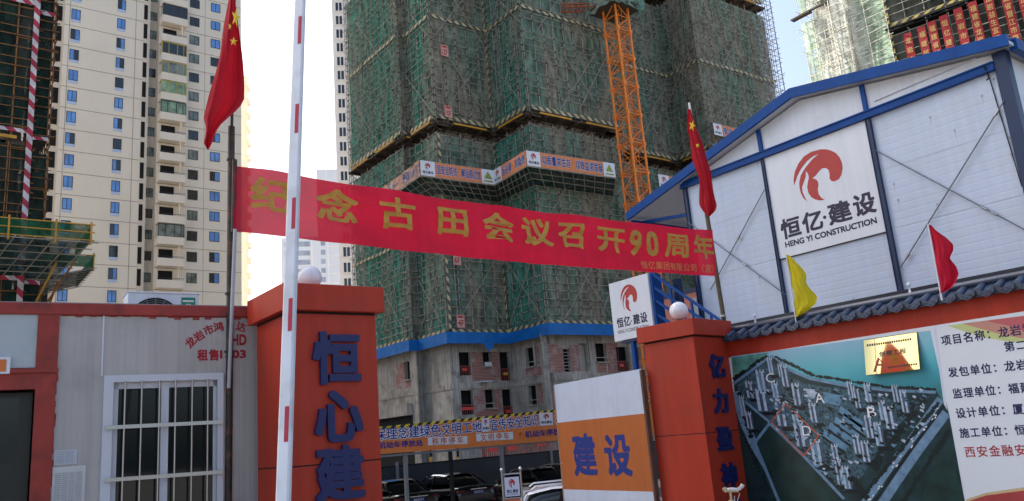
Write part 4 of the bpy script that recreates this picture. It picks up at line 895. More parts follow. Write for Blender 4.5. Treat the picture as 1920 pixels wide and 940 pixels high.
# ------------------------------------------------------------------ outside stair with hanging sign box
pS = [atx(1139, 536, 12.9), atx(1212, 511, 12.9), atx(1226, 620, 12.9), atx(1154, 649, 12.9)]
FB = Frame((12.9, pS[0].y), (0, -1)); bw = FB.px(1219, 560)[0]; bz1_ = FB.px(1176, 523)[1]; bz0_ = FB.px(1190, 634)[1]; b0_ = FB.px(1147, 590)[0]
st = thing('steel_stair', FB.P(0, ground_z(0, 11)), 'blue steel outside stair climbing beside the white shed', 'stair')
sb = thing('sign_box', FB.P((b0_+bw)/2, bz0_), 'white sign box with red emblem above the gate leaf', 'sign')
m = MB(); m.fbox(FB, b0_, bw, bz0_, bz1_, -.16, 0); m.build('box', M_signw, sb, bevel=.01)
company_panel(FB, b0_, bw, bz0_+.02, bz1_, .002, 'panel', sb, M_redlogo, M_ink)
sx, _ = FB.px(1188, 690); gz = ground_z(0, 11)-.2
m = MB(); m.fbox(FB, sx-.045, sx+.045, gz, bz0_-.02, -.13, -.04); m.build('post', M_bluef, st)
m = MB(); m.fbox(FB, bw+.01, bw+.07, gz, bz1_-.02, -.35, -.05); m.build('post', M_bluef, st)
m = MB(); m.fbox(FB, bw+.18, bw+.30, gz, FB.px(1232, 520)[1], -.75, -.6); m.build('post', M_bluedark, st)
m = MB(); a = FB.px(1245, 648)[0]; m.fbox(FB, b0_+.2, a+.4, bz0_-.06, bz0_-.015, -.5, -.02); m.build('landing_beam', M_bluedark, st)
for (x0, y0), (x1, y1) in (((1214, 511), (1346, 602)), ((1221, 539), (1330, 612)), ((1222, 562), (1300, 615)), ((1224, 588), (1270, 618))):
    (a, c), (b, d) = FB.px(x0, y0), FB.px(x1, y1); k = 2.2
    m = MB(); m.bar(FB.P(a, c, -.1), FB.P(a+(b-a)*k, c+(d-c)*k, -.1), .05, .05); m.build('handrail' if y0 < 530 else 'rail', M_bluef, st)
for x, y0, y1 in ((1250, 535, 600), (1290, 563, 620), (1327, 590, 640)):
    s, z = FB.px(x, y0); _, z1 = FB.px(x, y1); m = MB(); m.bar(FB.P(s, z, -.1), FB.P(s, z1, -.1), .04, .04, (1, 0, 0)); m.build('baluster', M_bluef, st)
a = FB.px(1214, 525); b = FB.px(1346, 602); slope = (b[1]-a[1])/(b[0]-a[0])
m = MB()
for k in range(14): s = bw+.1+k*.26; z = bz0_-.05+slope*(k*.26); m.fbox(FB, s, s+.27, z-.04, z, -1.0, -.14)
m.build('treads', M_bluedark, st)
# reddish board with grey characters standing beyond the stair
FH = Frame((17.5, atx(1232, 580, 17.5).y), (0, -1)); t = thing('back_hoarding', FH.P(0, 1), 'faded red hoarding with a pale character seen through the stair rails', 'hoarding')
s1, zt = FH.px(1312, 545); zb = zt-2.6
m = MB(); m.fbox(FH, -.3, s1, zb, zt, -.05, 0); m.build('board', mat('faded_red_board', (.42, .16, .12), .6, .12, 1.5), t)
m = MB(); m.fbox(FH, -.32, s1+.03, zt, zt+.12, -.06, .03); m.fbox(FH, -.32, s1+.03, zt-.95, zt-.88, .001, .03); m.fbox(FH, s1, s1+.08, zb-1, zt, -.06, .03); m.fbox(FH, s1*.42, s1*.42+.06, zb-1, zt-.0, .001, .03); m.fbox(FH, -.36, -.3, zb-2.6, zt, -.06, .03); m.build('frame', M_bluedark, t)
m = MB(); s0, z0 = FH.px(1288, 592); put_char(m, lambda s, z, o: FH.P(s, z, .004), '人', s0-.05, s0+.75, z0-.35, z0+.45, .04); m.build('lettering', mat('grey_board_paint', (.3, .33, .38), .6, .1), t)

# ================================================================== APARTMENT BLOCK, LEFT
FAp = Frame((0, 111.0), (1, 0)); FH_ = 2.95; Z0 = 61.48-20*2.95
ab = thing('apartment_tower', (25, 111, -1), 'tall beige apartment tower with blue windows and a column of balconies', 'apartment building')
def az_(k): return Z0+k*FH_
TOPZ = 110.0  # top lies out of view, raised for the shade it casts
m = MB(); m.box((13.75, 111.0, -1), (23.45, 125, TOPZ)); m.build('wall', M_beige, ab)
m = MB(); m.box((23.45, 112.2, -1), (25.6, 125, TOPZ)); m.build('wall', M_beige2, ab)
m = MB(); m.box((25.6, 111.0, -1), (29.1, 125, TOPZ)); m.box((29.1, 110.98, -1), (37.2, 125, TOPZ)); m.build('wall', M_beige, ab)
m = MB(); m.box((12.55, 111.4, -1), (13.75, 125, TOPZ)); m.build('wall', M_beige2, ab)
m = MB(); m.box((-14, 112.5, -1), (12.55, 127, 112)); m.build('wall', M_beige, ab)  # unseen wing added behind the scaffold to shade tower and yard
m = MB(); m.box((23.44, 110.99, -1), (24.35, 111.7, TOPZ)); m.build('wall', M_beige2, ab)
jm = MB()
for k in range(6, 34):
    z = az_(k)-1.55
    jm.box((13.74, 110.985, z-.035), (23.46, 111.2, z+.035)); jm.box((29.09, 110.955, z-.03), (37.21, 111.2, z+.03)); jm.box((25.6, 110.97, z-.03), (29.1, 111.1, z+.03))
for u in (14.35, 22.5): jm.box((u-.03, 110.982, -1), (u+.03, 111.1, TOPZ))
for u in (31.9, 35.4): jm.box((u-.02, 110.962, -1), (u+.02, 111.1, TOPZ))
jm.build('facade_joints', M_joint, ab)
rw = random.Random(5)
def win(name, u0, u1, z0, z1, y, kind, parent):
    """one window: frame, glass leaves, sill"""
    o = MB(); e = .07
    o.box((u0, y-.02, z0), (u1, y+.05, z0+e)); o.box((u0, y-.02, z1-e), (u1, y+.05, z1)); o.box((u0, y-.02, z0+e), (u0+e, y+.05, z1-e)); o.box((u1-e, y-.02, z0+e), (u1, y+.05, z1-e)); um = (u0+u1)/2; o.box((um-.03, y-.02, z0+e), (um+.03, y+.05, z1-e))
    f = o.build(name, M_frameb, parent)
    for a, b in ((u0+e, um-.03), (um+.03, u1-e)):
        mt = {'blue': M_glassb, 'dark': M_glassd, 'green': M_glassg}[kind if not (kind == 'blue' and rw.random() < .22) else 'dark']
        q = MB(); q.box((a, y+.01, z0+e), (b, y+.04, z1-e)); q.build('pane', mt, f)
    return f
for k in range(7, 23):
    z = az_(k)
    f = win('casement_window', 14.5, 15.6, z-.55, z+.95, 110.98, 'blue', ab); q = MB(); q.box((14.5, 110.95, z-.95), (15.6, 111.05, z-.57)); q.build('lower_pane', mat('pale_blue_panel', (.42, .52, .72), .3, .05), f)
    z = z+.1
    f = win('casement_window', 20.1, 21.15, z-.55, z+.95, 110.98, 'blue', ab); q = MB(); q.box((20.1, 110.95, z-.95), (21.15, 111.05, z-.57)); q.build('lower_pane', mat('pale_blue_panel', (0, 0, 0)), f)
    q = MB(); q.box((12.7, 111.35, z-1.1), (13.5, 111.5, z+1.05)); q.build('slot_opening', M_blk, ab)  # black box in place of the shade in a recess
    q = MB(); q.box((23.52, 110.96, z-1.25), (24.0, 111.1, z+1.0)); q.build('slot_opening', M_blk, ab)
    if k < 8: continue
    z = az_(k)
    win('bathroom_window', 24.62, 25.5, z-.35, z+.95, 112.17, rw.choice(('green', 'dark', 'green')), ab)
    win('bedroom_window', 29.72, 31.08, z-.45, z+.95, 110.95, rw.choice(('green', 'dark', 'dark', 'green')), ab)
    win('bedroom_window', 32.72, 34.08, z-.3, z+1.1, 110.95, rw.choice(('blue', 'blue', 'dark')), ab)
    # balcony
    zb = z-1.5; b = MB(); b.box((25.7, 109.6, zb), (29.05, 110.97, zb+.16)); b.box((25.7, 109.6, zb+.16), (29.05, 109.72, zb+1.05)); b.box((25.7, 109.72, zb+.16), (25.82, 110.97, zb+1.05)); b.box((28.93, 109.72, zb+.16), (29.05, 110.97, zb+1.05))
    b = b.build('balcony', M_beige, ab)
    q = MB(); q.box((26.1, 110.93, zb+.2), (27.9, 110.99, zb+2.55)); q.build('doorway', M_blk, b)
    q = MB(); q.box((28.35, 109.9, zb+1.05), (28.5, 110.05, zb+2.95)); q.tube((28.7, 110.2, zb+1.0), (28.7, 110.2, zb+2.95), .06, 6); q.build('drain_pipe', M_pale, b)
    kind = rw.random()
    if kind < .5:
        q = MB(); q.box((25.7, 109.62, zb+1.28), (29.05, 109.66, zb+1.32))
        for j in range(18): q.box((25.75+j*.192, 109.63, zb+1.05), (25.78+j*.192, 109.65, zb+1.28))
        q.build('railing', M_frameb, b)
    else:
        fr = rw.choice((M_frameb, M_frameb, mat('white_alu', (.6, .6, .6), .4, 0), mat('gold_alu', (.45, .36, .06), .4, 0)))
        q = MB()
        for u in (25.72, 26.6, 27.75, 28.6, 29.0): q.box((u-.04, 109.62, zb+1.05), (u+.04, 109.70, zb+2.8))
        q.box((25.7, 109.62, zb+2.72), (29.04, 109.70, zb+2.82)); q.box((25.7, 109.62, zb+1.05), (29.04, 109.70, zb+1.12)); q.build('enclosure_frame', fr, b)
        q = MB(); q.box((25.75, 109.66, zb+1.1), (29.0, 109.68, zb+2.75)); q.build('enclosure_glass', rw.choice((M_glassg, M_glassd, mat('green_curtain_glass', (.2, .32, .2), .15, .6, 1.2))), b)
# ------------------------------------------------------------------ towers further off
def far_tower(name, corner, label, front, mats, wins, z1, kind_m=None, side=None):
    t = thing(name, (*corner, -1), label, 'apartment building'); return t
# tower with scalloped edge behind the apartment tower
t = thing('apartment_tower', (46, 150, -1), 'pale cream tower with a scalloped edge just right of the beige apartments', 'apartment building')
zt = aty(465, 144, 150).z
m = MB(); m.box((44.5, 150, -1), (51.6, 165, zt)); m.build('wall', M_pale, t)
for k in range(30):
    z = zt-1.5-3*k; m = MB()
    m.rings([[Vector((51.55+.95*math.cos(a), 150.9-1.0*math.sin(a), z-1.3+dz)) for a in [math.pi*(j/10-.5) for j in range(11)]] for dz in (0, .15, 1.0, 1.1)]); m.build('round_balcony', M_pale, t)
m = MB(); m.box((46.0, 149.96, -1), (46.2, 150.1, zt)); m.build('facade_joints', mat('far_joint', (.55, .5, .44), .9, 0), t)
# white tower left of the green one
D = 150; a, b = atd(620, 0, D), atd(660, 300, D); FW = Frame((63.8, 135.75), (.88, -.47))
t = thing('apartment_tower', (64.4, 135.3, -1), 'white tower with paired windows partly hidden by green scaffolding', 'apartment building')
m = MB(); sd = FW.d; n = -FW.n
def pbox(mb, F, s0, s1, z0, z1, depth, o=0): mb.fbox(F, s0, s1, z0, z1, o-depth, o)
pbox(m, FW, 0, 9, -1, 108, 16); m.build('wall', M_whitef, t)
for k in range(34):
    z = 2.0+3.0*k
    for s0 in (.75, 1.45, 4.9): m = MB(); m.fbox(FW, s0, s0+.5, z-.6, z+1.2, -.05, .03); m.build('window', M_glassd, t)
    m = MB(); m.fbox(FW, .3, 2.3, z-.85, z-.68, -.02, .12); m.build('sill', M_whitef, t)
m = MB(); m.fbox(FW, 2.6, 2.75, -1, 108, -.05, .05); m.fbox(FW, 3.6, 3.7, -1, 108, -.05, .05); m.build('facade_joints', mat('far_joint', (0, 0, 0)), t)
# distant pale slab
D = 260; p = atd(590, 318, D); q_ = atd(662, 318, D); FF = Frame((atd(520, 450, D).x, atd(520, 450, D).y), (q_.x-p.x, q_.y-p.y))
t = thing('apartment_tower', (p.x, p.y, -1), 'distant pale grey apartment slab seen under the red banner', 'apartment building')
s0, z1 = FF.px(593, 318); s1, _ = FF.px(670, 318); m = MB(); m.fbox(FF, s0, s1, -1, z1, -14, 0); m.build('wall', M_bluegrey, t)
sa, za = FF.px(527, 446); m = MB(); m.fbox(FF, sa, s0, -1, za, -14, -.5); m.build('wall', M_bluegrey, t)
for k in range(24):
    z = za-2.0-3.0*k
    if z < 20: break
    m = MB(); m.fbox(FF, sa+1.0, s0-2.6, z-1.0, z+.6, -.55, -.4); m.build('window', mat('far_glass', (.30, .36, .46), .3, .3, .4), t)
    m = MB(); m.fbox(FF, s0+.8, s0+2.2, z-1.0, z+.6, -.05, .05); m.build('window', mat('far_glass', (0, 0, 0)), t)
    m = MB(); m.fbox(FF, s0+3.2, s1, z-1.5, z-1.2, -.05, .3); m.build('floor_band', M_whitepr, t)
m = MB(); m.fbox(FF, s0-2.2, s0-1.8, -1, za+.3, -.6, -.2); m.fbox(FF, s0+2.9, s0+3.3, -1, z1, -.1, .3); m.build('pier', M_whitepr, t)
# building beyond, right
D = 190; p = atd(1470, 205, D); q_ = atd(1535, 150, D); FF = Frame((p.x, p.y), (0.25, -1)); t = thing('apartment_tower', (p.x, p.y, -1), 'pale grey roofline of a tower between two scaffolds', 'apartment building')
s0 = FF.px(1455, 205)[0]; s1, z1 = FF.px(1522, 156)
m = MB(); m.fbox(FF, s0-6, s1+10, -1, z1-1, -14, 0); m.build('wall', M_pale, t); m = MB(); sm_, zm = FF.px(1494, 178); m.fbox(FF, sm_, s1+10, z1-1, z1+.6, -12, -.4); m.build('parapet', M_whitef, t)

# ================================================================== SCAFFOLDED TOWERS
def faces_of(pts): return [(Frame(a, (b[0]-a[0], b[1]-a[1])), math.hypot(b[0]-a[0], b[1]-a[1])) for a, b in zip(pts, pts[1:])]
rs = random.Random(11)
def clad_section(root, pts, z0, z1, netm, polem, dz=.6, dx=1.05, r=.036, braces=True, stubs=.3, polecount=None, tape=None, bandz=(), cornertape=(), flap=.06, rail=True, bracem=None, skipnet=(), brace_run=5.2, couplers=True):
    """one lift of tube scaffold: netting sheets, standards, ledgers, diagonal braces and warning tape on every face"""
    led = MB(); dark = MB(); zs_ = []
    for fi, (F, L) in enumerate(faces_of(pts)):
        nm = netm[fi % len(netm)] if isinstance(netm, (list, tuple)) else netm
        nu, nv = max(2, int(L/.7)), max(3, int((z1-z0)/.9))
        dz_ = [[rs.uniform(-flap, flap) for _ in range(nu+1)] for _ in range(nv+1)]
        if fi not in skipnet:
            m = MB(); m.grid(lambda u, v: F.P(u*L, z0+(z1-z0)*v, dz_[int(v*nv+.5)][int(u*nu+.5)]-.02), nu, nv); m.build('safety_net', nm, root)
        nx = max(1, round(L/dx))
        for i in range(nx+1):
            s = L*i/nx+rs.uniform(-.05, .05); le = rs.uniform(-.05, .05)
            m = MB(); m.tube(F.P(s, z0-.35, .10), F.P(s+le, z1+rs.uniform(.0, .35), .10), r, 5, cap=False)
            if polecount is None or polecount[0] > 0:
                m.build('scaffold_pole', polem, root)
                if polecount: polecount[0] -= 1
            else: led.mesh(m.v, m.f)
            if i % 2 == 0:
                a = MB(); a.tube(F.P(s, z0-.3, -.85), F.P(s, z1, -.85), r, 4, cap=False); led.mesh(a.v, a.f)
        n = int((z1-z0)/dz)
        for k in range(n+1):
            z = z0+.12+dz*k+rs.uniform(-.05, .05)
            if z > z1: break
            if rs.random() < .04: continue
            a0, a1 = -stubs*rs.uniform(.3, 1.2), L+stubs*rs.uniform(.3, 1.2)
            led.tube(F.P(a0, z, .17), F.P(a1, z+rs.uniform(-.09, .09), .17), r*.82, 4, cap=False)
            if couplers:
                for i in range(nx+1):
                    if rs.random() < .8: q = F.P(L*i/nx, z, .15); w = r*1.35; dark.box((q.x-w, q.y-w, z-w*1.4), (q.x+w, q.y+w, z+w*1.4))
            if k % 3 == 0:
                for i in range(0, nx+1, 2): s = L*i/nx; led.tube(F.P(s, z+.05, -.95), F.P(s, z+.05, .32), r*.8, 4, cap=False)
        if braces and L > 3.4:
            run = min(L, brace_run); q = 0
            zz = z0
            while zz < z1-5 or zz == z0:
                s0 = rs.uniform(0, max(.01, L-run)); h = min(run*1.35, z1-zz)
                for a, b in ((s0, s0+run), (s0+run, s0)):
                    w = rs.uniform(.75, 1); m = MB(); m.tube(F.P(a, zz+rs.uniform(0, .4), .25), F.P(a+(b-a)*w, zz+h*w, .25), r*.85, 5); m.build('brace', bracem or polem, root)
                zz += run*rs.uniform(1.3, 1.7)
            if L > 7:
                s0 = L*.55; m = MB(); m.tube(F.P(s0, z0+1, .25), F.P(min(L, s0+4.6), z0+7.5, .25), r*1.05, 5); m.build('brace', bracem or polem, root)
        if tape:
            for zb, hgt in bandz:
                if z0-.3 <= zb <= z1+.3:
                    m = MB(); nn = max(2, int(L/1.2)); of = [rs.uniform(-.05, .05) for _ in range(nn+1)]
                    m.grid(lambda u, v: F.P(u*L, zb+hgt*v+of[int(u*nn+.5)], .215), nn, 1); m.build('warning_tape', tape, root)
            if fi in cornertape:
                m = MB(); m.fbox(F, -.02, .20 if dz > .5 else .12, z0, z1, .20, .215); m.build('warning_tape', tape, root)
    led.build('scaffold_ledgers', polem, root, kind='stuff')
    if dark.v: dark.build('scaffold_couplers', mat('dark_coupler', (.06, .055, .05), .7, .2), root, kind='stuff')
def inset(pts, d):
    """offset an open polyline inwards (away from the viewers' side)"""
    out = []
    fr = faces_of(pts)
    for i, p in enumerate(pts):
        n = Vector((0, 0, 0))
        if i > 0: n += fr[i-1][0].n
        if i < len(pts)-1: n += fr[i][0].n
        out.append((p[0]-n.x*d, p[1]-n.y*d))
    return out
def core(root, pts, z0, z1, back, fl=2.95, zf=0.0, mw=M_concd, ms=M_conc):
    c = inset(pts, 1.25); m = MB(); poly = c+back; n = len(poly)
    for a, b in zip(poly, poly[1:]+poly[:1]): m.face([(*a, z0), (*b, z0), (*b, z1), (*a, z1)])
    m.face([(*p, z1) for p in poly]); m.build('inner_walls', mw, root)
    m = MB(); k = 0
    while zf+k*fl < z1:
        z = zf+k*fl
        if z >= z0:
            for F, L in faces_of(inset(pts, 1.12)): m.fbox(F, -.1, L+.1, z-.28, z+.12, -.3, .12)
        k += 1
    m.build('floor_slabs', ms, root)
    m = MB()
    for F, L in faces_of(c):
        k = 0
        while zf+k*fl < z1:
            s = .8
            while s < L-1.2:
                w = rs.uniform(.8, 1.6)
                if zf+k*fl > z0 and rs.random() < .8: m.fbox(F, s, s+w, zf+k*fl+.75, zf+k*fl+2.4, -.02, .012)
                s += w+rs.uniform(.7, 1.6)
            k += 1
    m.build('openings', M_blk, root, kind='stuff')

# ------------------------------------------------------------------ the main tower
TP = [(31.6, 64.0), (31.6, 54.6), (32.3, 54.6), (32.3, 50.5), (38.0, 50.5), (38.0, 45.7), (47.6, 45.5), (47.6, 49.3), (59.3, 49.3), (59.3, 45.2), (71.0, 44.9)]
TB = [(71.0, 60), (50, 66), (33.6, 66)]
mt = thing('tower_under_construction', (48, 52, -.85), 'huge unfinished tower wrapped in dark green scaffold netting', 'building')
pc_ = [100]
nets = [M_net, M_netd, M_net, M_netd, M_net, M_netd, M_netd, M_netd, M_netd, M_netd]
ZA0, ZA1, ZB0, ZB1, ZC0, ZC1 = 9.75, 25.6, 26.9, 43.6, 44.9, 60.0
clad_section(mt, TP, ZA0, ZA1, nets, M_pole, polecount=pc_, tape=M_ytape, bandz=((9.72, .32), (17.6, .24)), cornertape=(3, 4))
clad_section(mt, TP, ZB0, ZB1, nets, M_pole, polecount=pc_, tape=M_ytape, bandz=((26.85, .34), (35.65, .26)), cornertape=(4,))
clad_section(mt, TP, ZC0, ZC1, nets, M_pole, polecount=pc_, tape=M_ytape, bandz=((44.85, .4), (53, .3)), cornertape=(4,), braces=False)
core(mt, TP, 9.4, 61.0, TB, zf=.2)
# the cantilever gaps: steel joists and yellow beams under each lift
for zg in (26.75, 44.7):
    bm_ = MB(); ym = []
    for F, L in faces_of(TP):
        bm_.fbox(F, -.1, L+.1, zg-.22, zg-.1, -1.0, .15)
        for i in range(max(1, int(L/1.4))+1):
            s = L*i/max(1, int(L/1.4)); bm_.fbox(F, s-.06, s+.06, zg-.42, zg-.22, -1.2, .35)
            bm_.tube(F.P(s, zg-1.3, -1.0), F.P(s, zg-.35, .2), .035, 4)
        for a in ([.25] if L < 6 else [.08, .58]):
            y = MB(); y.fbox(F, L*a, min(L-.2, L*a+min(3.2, L*.7)), zg-.30, zg-.16, .36, .46); y.build('steel_beam', M_ybeam, mt)
    bm_.build('cantilever_joists', mat('joist_dark_wood', (.07, .05, .035), .8, .3), mt)
# loose scaffold bay without netting at the right-hand end and at the left end
eb = MB()
for (x0, y0, x1, y1) in ((71.0, 44.9, 72.6, 44.9), (72.6, 44.9, 72.6, 50), (31.6, 64, 31.6, 64.8)):
    F = Frame((x0, y0), (x1-x0, y1-y0)); L = math.hypot(x1-x0, y1-y0)
    for i in range(int(L/.8)+2):
        s = L*i/(int(L/.8)+1); eb.tube(F.P(s, 9, .1), F.P(s, 60, .1), .032, 4, cap=False)
    for k in range(84):
        z = 9.6+.6*k+rs.uniform(-.1, .1); eb.tube(F.P(-.4*rs.random(), z, .1), F.P(L+.55*rs.random(), z+rs.uniform(-.15, .15), .1), .028, 4, cap=False)
        if k % 2: eb.tube(F.P(0, z, .1), F.P(L, z+1.1, .1), .026, 4, cap=False)
eb.build('end_bay_tubes', M_pole, mt, kind='stuff')
# blue tarpaulin skirt above the bare concrete storeys
TT = [(30.9, 64.0), (30.9, 54.0), (31.7, 54.0), (31.7, 49.8), (37.4, 49.8), (37.4, 45.0), (48.2, 44.8)]
for F, L in faces_of(TT):
    nn = max(3, int(L/.35)); of = [[rs.uniform(-.05, .05) for _ in range(nn+1)] for _ in range(4)]
    m = MB(); m.grid(lambda u, v: F.P(u*L, 8.86+.86*v+(.05 if v < .1 else 0)*of[0][int(u*nn+.5)]*20*.05, of[int(v*3+.5)][int(u*nn+.5)]*(.5 if u in (0, 1) else 1)), nn, 3); m.build('tarpaulin', M_bluet, mt)
m = MB()
for F, L in faces_of(TT): m.fbox(F, .35, L-.35, 9.50, 9.62, -1.8, -.2)
m.build('skirt_deck', mat('joist_dark_wood', (0, 0, 0)), mt)
F = Frame((31.7, 49.75), (1, 0)); s, z = F.px(914, 655); m = MB(); m.face([F.P(s-.5, 9.0, .05), F.P(s, z-.15, .1), F.P(s+.5, z+.1, .07), F.P(s+.65, 9.0, .05)]); m.build('tarpaulin_flap', M_bluet, mt)

# ------------------------------------------------------------------ its bare storeys
B1 = Frame((32.4, 50.7), (1, 0)); B2 = Frame((38.2, 50.7), (0, -1)); B3 = Frame((38.2, 45.9), (1, 0)); B0 = Frame((32.4, 54.8), (0, -1)); B4 = Frame((47.6, 49.5), (1, 0)); B5 = Frame((59.4, 45.4), (1, 0)); B6 = Frame((59.4, 49.5), (0, -1)); Bm = Frame((31.7, 66), (0, -1))
def pa_(x, y): return 700+.19146*x, 620+.19149*y
def pb_(x, y): return 930+.21277*x, 590+.21277*y
def rect(F, conv, x0, y0, x1, y1):
    s0 = F.px(*conv(x0, (y0+y1)/2))[0]; s1 = F.px(*conv(x1, (y0+y1)/2))[0]; xm = (x0+x1)/2
    return [s0, s1, F.px(*conv(xm, y1))[1], F.px(*conv(xm, y0))[1]]
zT = 9.4; zG = -.85
def facade(F, L, holes, bricks, name='concrete_wall'):
    for h in holes: h[0] = max(h[0], .12); h[1] = min(h[1], L-.3)
    m = MB(); wall_holes(m, F, 0, L, zG, zT, holes, .3); m.build(name, M_conc, mt)
    for b in bricks:
        hs = [h for h in holes if h[0] < b[1] and h[1] > b[0] and h[2] < b[3] and h[3] > b[2]]
        m = MB(); wall_holes(m, F, b[0], b[1], b[2], b[3], [[max(h[0], b[0]), min(h[1], b[1]), max(h[2], b[2]), min(h[3], b[3])] for h in hs], .05, o=.015)
        m.face([F.P(b[0], b[3], .015), F.P(b[1], b[3], .015), F.P(b[1], b[3], 0), F.P(b[0], b[3], 0)]); m.build('brick_infill', M_brick, mt)
    m = MB(); m.fbox(F, .05, L-.05, zG, zT-.1, -.6, -.55); m.build('dark_interior', M_blk, mt)  # black sheet standing in for the unlit rooms
R = lambda *a: rect(B1, pa_, *a)
h1 = [R(842, 212, 955, 440), R(1073, 210, 1152, 350), R(1243, 210, 1360, 490), R(862, 585, 980, 825), R(1095, 578, 1188, 758), R(1268, 575, 1385, 860)]
facade(B1, 5.8, h1, [R(962, 208, 1240, 492), R(988, 578, 1264, 835)])
# ground storey openings are repeated out of the upper ones
R = lambda *a: rect(B2, pb_, *a)
h2 = [R(262, 290, 330, 460), R(345, 275, 385, 440), R(290, 625, 355, 795), R(362, 612, 413, 782)]
facade(B2, 4.8, h2, [R(262, 468, 405, 545)])
for b in (h2[1], h2[3]): m = MB(); m.fbox(B2, b[0], b[1], b[2], b[3], -.2, -.12); m.build('brick_infill', M_brick, mt)
R = lambda *a: rect(B3, pb_, *a)
h3 = [R(597, 300, 655, 505), R(880, 253, 972, 418), R(1065, 285, 1168, 500), R(1240, 290, 1275, 410), R(740, 255, 812, 500)]
facade(B3, 9.4, h3, [R(462, 258, 592, 512), R(655, 270, 735, 500), R(976, 250, 1080, 512), R(890, 425, 973, 512), R(1200, 290, 1285, 500)])
m = MB(); b = h3[4]; m.fbox(B3, b[0]-.02, b[1]+.02, b[2], b[3], -.4, -.34); m.build('recess_wall', M_concd, mt)
facade(B0, 4.1, [], [])
for F, L in ((B4, 11.8), (B5, 11.6)): facade(F, L, [[1.5+3*k, 2.9+3*k, z, z+1.8] for k in range(int(L/3)) for z in (.6, 3.6, 6.6)], [[.4, L-.5, 3.2, 5.6], [.4, L-.5, 6.2, 8.7]])
facade(B6, 4.1, [], [])
sA, zA = B0.px(790, 730)
R = lambda *a: rect(Bm, pa_, *a)
h0 = [R(308, 302, 356, 482)]
facade(Bm, 11.2, h0, [R(222, 315, 360, 570)])
m = MB(); m.box((31.7, 54.75, zG), (32.45, 54.85, zT)); m.build('return_wall', M_conc, mt)
# columns, slab edges, sills standing proud
for F, x, conv in ((B1, 805, pa_), (B3, 432, pb_), (B3, 845, pb_), (B3, 1195, pb_), (Bm, 420, pa_)):
    s = F.px(*conv(x, 400))[0]; w = .28; m = MB(); m.fbox(F, s-w, s+w, zG, zT-.35, .0, .10); m.build('column', M_conc, mt)
zs = B1.px(*pa_(1100, 535))[1]
for F, L in ((B1, 5.8), (B2, 4.8), (B3, 9.4), (B0, 4.1), (Bm, 11.2)):
    for z in (zs, zs-3.0):
        m = MB(); m.fbox(F, -.02, L+.02, z-.22, z+.2, .0, .06); m.build('slab_edge', M_conc, mt)
    m = MB(); m.fbox(F, -.02, L+.02, zT-.4, zT, .0, .22); m.build('slab_edge', M_conc, mt)
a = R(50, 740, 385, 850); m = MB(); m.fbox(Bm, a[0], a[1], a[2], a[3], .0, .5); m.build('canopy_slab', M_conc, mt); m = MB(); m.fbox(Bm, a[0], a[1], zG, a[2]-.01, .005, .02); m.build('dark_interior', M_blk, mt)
for F, h in [(B1, h1[1]), (B1, h1[4]), (B2, h2[0]), (B2, h2[2]), (B3, h3[1]), (Bm, h0[0])]:
    m = MB(); m.fbox(F, h[0]-.12, h[1]+.12, h[2]-.1, h[2], .0, .16); m.build('sill', M_conc, mt)
for F, h in [(B1, h1[0]), (B1, h1[2]), (B1, h1[3]), (B1, h1[5]), (B3, h3[2])]:
    rl = MB(); ht = min(1.0, (h[3]-h[2])*.42); rl.fbox(F, h[0]+.02, h[1]-.02, h[2]+ht-.05, h[2]+ht, -.08, -.04)
    n = max(5, int((h[1]-h[0])/.16))
    for k in range(n+1): s = h[0]+.03+(h[1]-h[0]-.06)*k/n; rl.fbox(F, s-.018, s+.018, h[2], h[2]+ht-.05, -.08, -.05)
    rl = rl.build('guard_rail', mat('guard_red', (.26, .06, .05), .6, .15), mt)
    m = MB(); z = h[2]+ht*.45; c = h[0]+.25; wide = F is B1 and h is h1[3]; m.fbox(F, h[0]+.02 if wide else c, h[1]-.02 if wide else c+.45, z, z+.22, -.03, -.015); m.build('rail_board', M_ybeam if F is B1 and h is h1[2] else mat('board_red', (.62, .05, .04), .5, .05), rl)
for F, h in [(B1, h1[4]), (B2, h2[0]), (B2, h2[2]), (B3, h3[1])]:
    m = MB(); m.fbox(F, h[0], h[1], h[2]+.32, h[2]+.38, -.1, -.05); m.build('guard_bar', M_conc, mt)
h = h3[0]; m = MB()
for k in range(7): z = h[2]+.2+k*(h[3]-h[2])/7; m.fbox(B3, h[0], h[1], z, z+.05, -.15, -.1)
m.build('louvre_slats', M_conc, mt)
h = h1[1]; m = MB(); m.fbox(B1, h[0]+.12, h[1]-.08, h[2], h[2]+.3, -.05, .18); m.build('mortar_tub', mat('mortar_white', (.6, .6, .6), .6, .1), mt)
s0, z0 = B1.px(*pa_(1020, 507)); s1, z1 = B1.px(*pa_(1110, 500)); m = MB(); m.fbox(B1, s0, s1, z0-.03, z0+.03, .0, .8); m.build('loading_board', M_white, mt)
# lower storey details seen under the carport banner
for x0, x1, mm in ((705, 733, M_brick), (1010, 1060, None)): pass

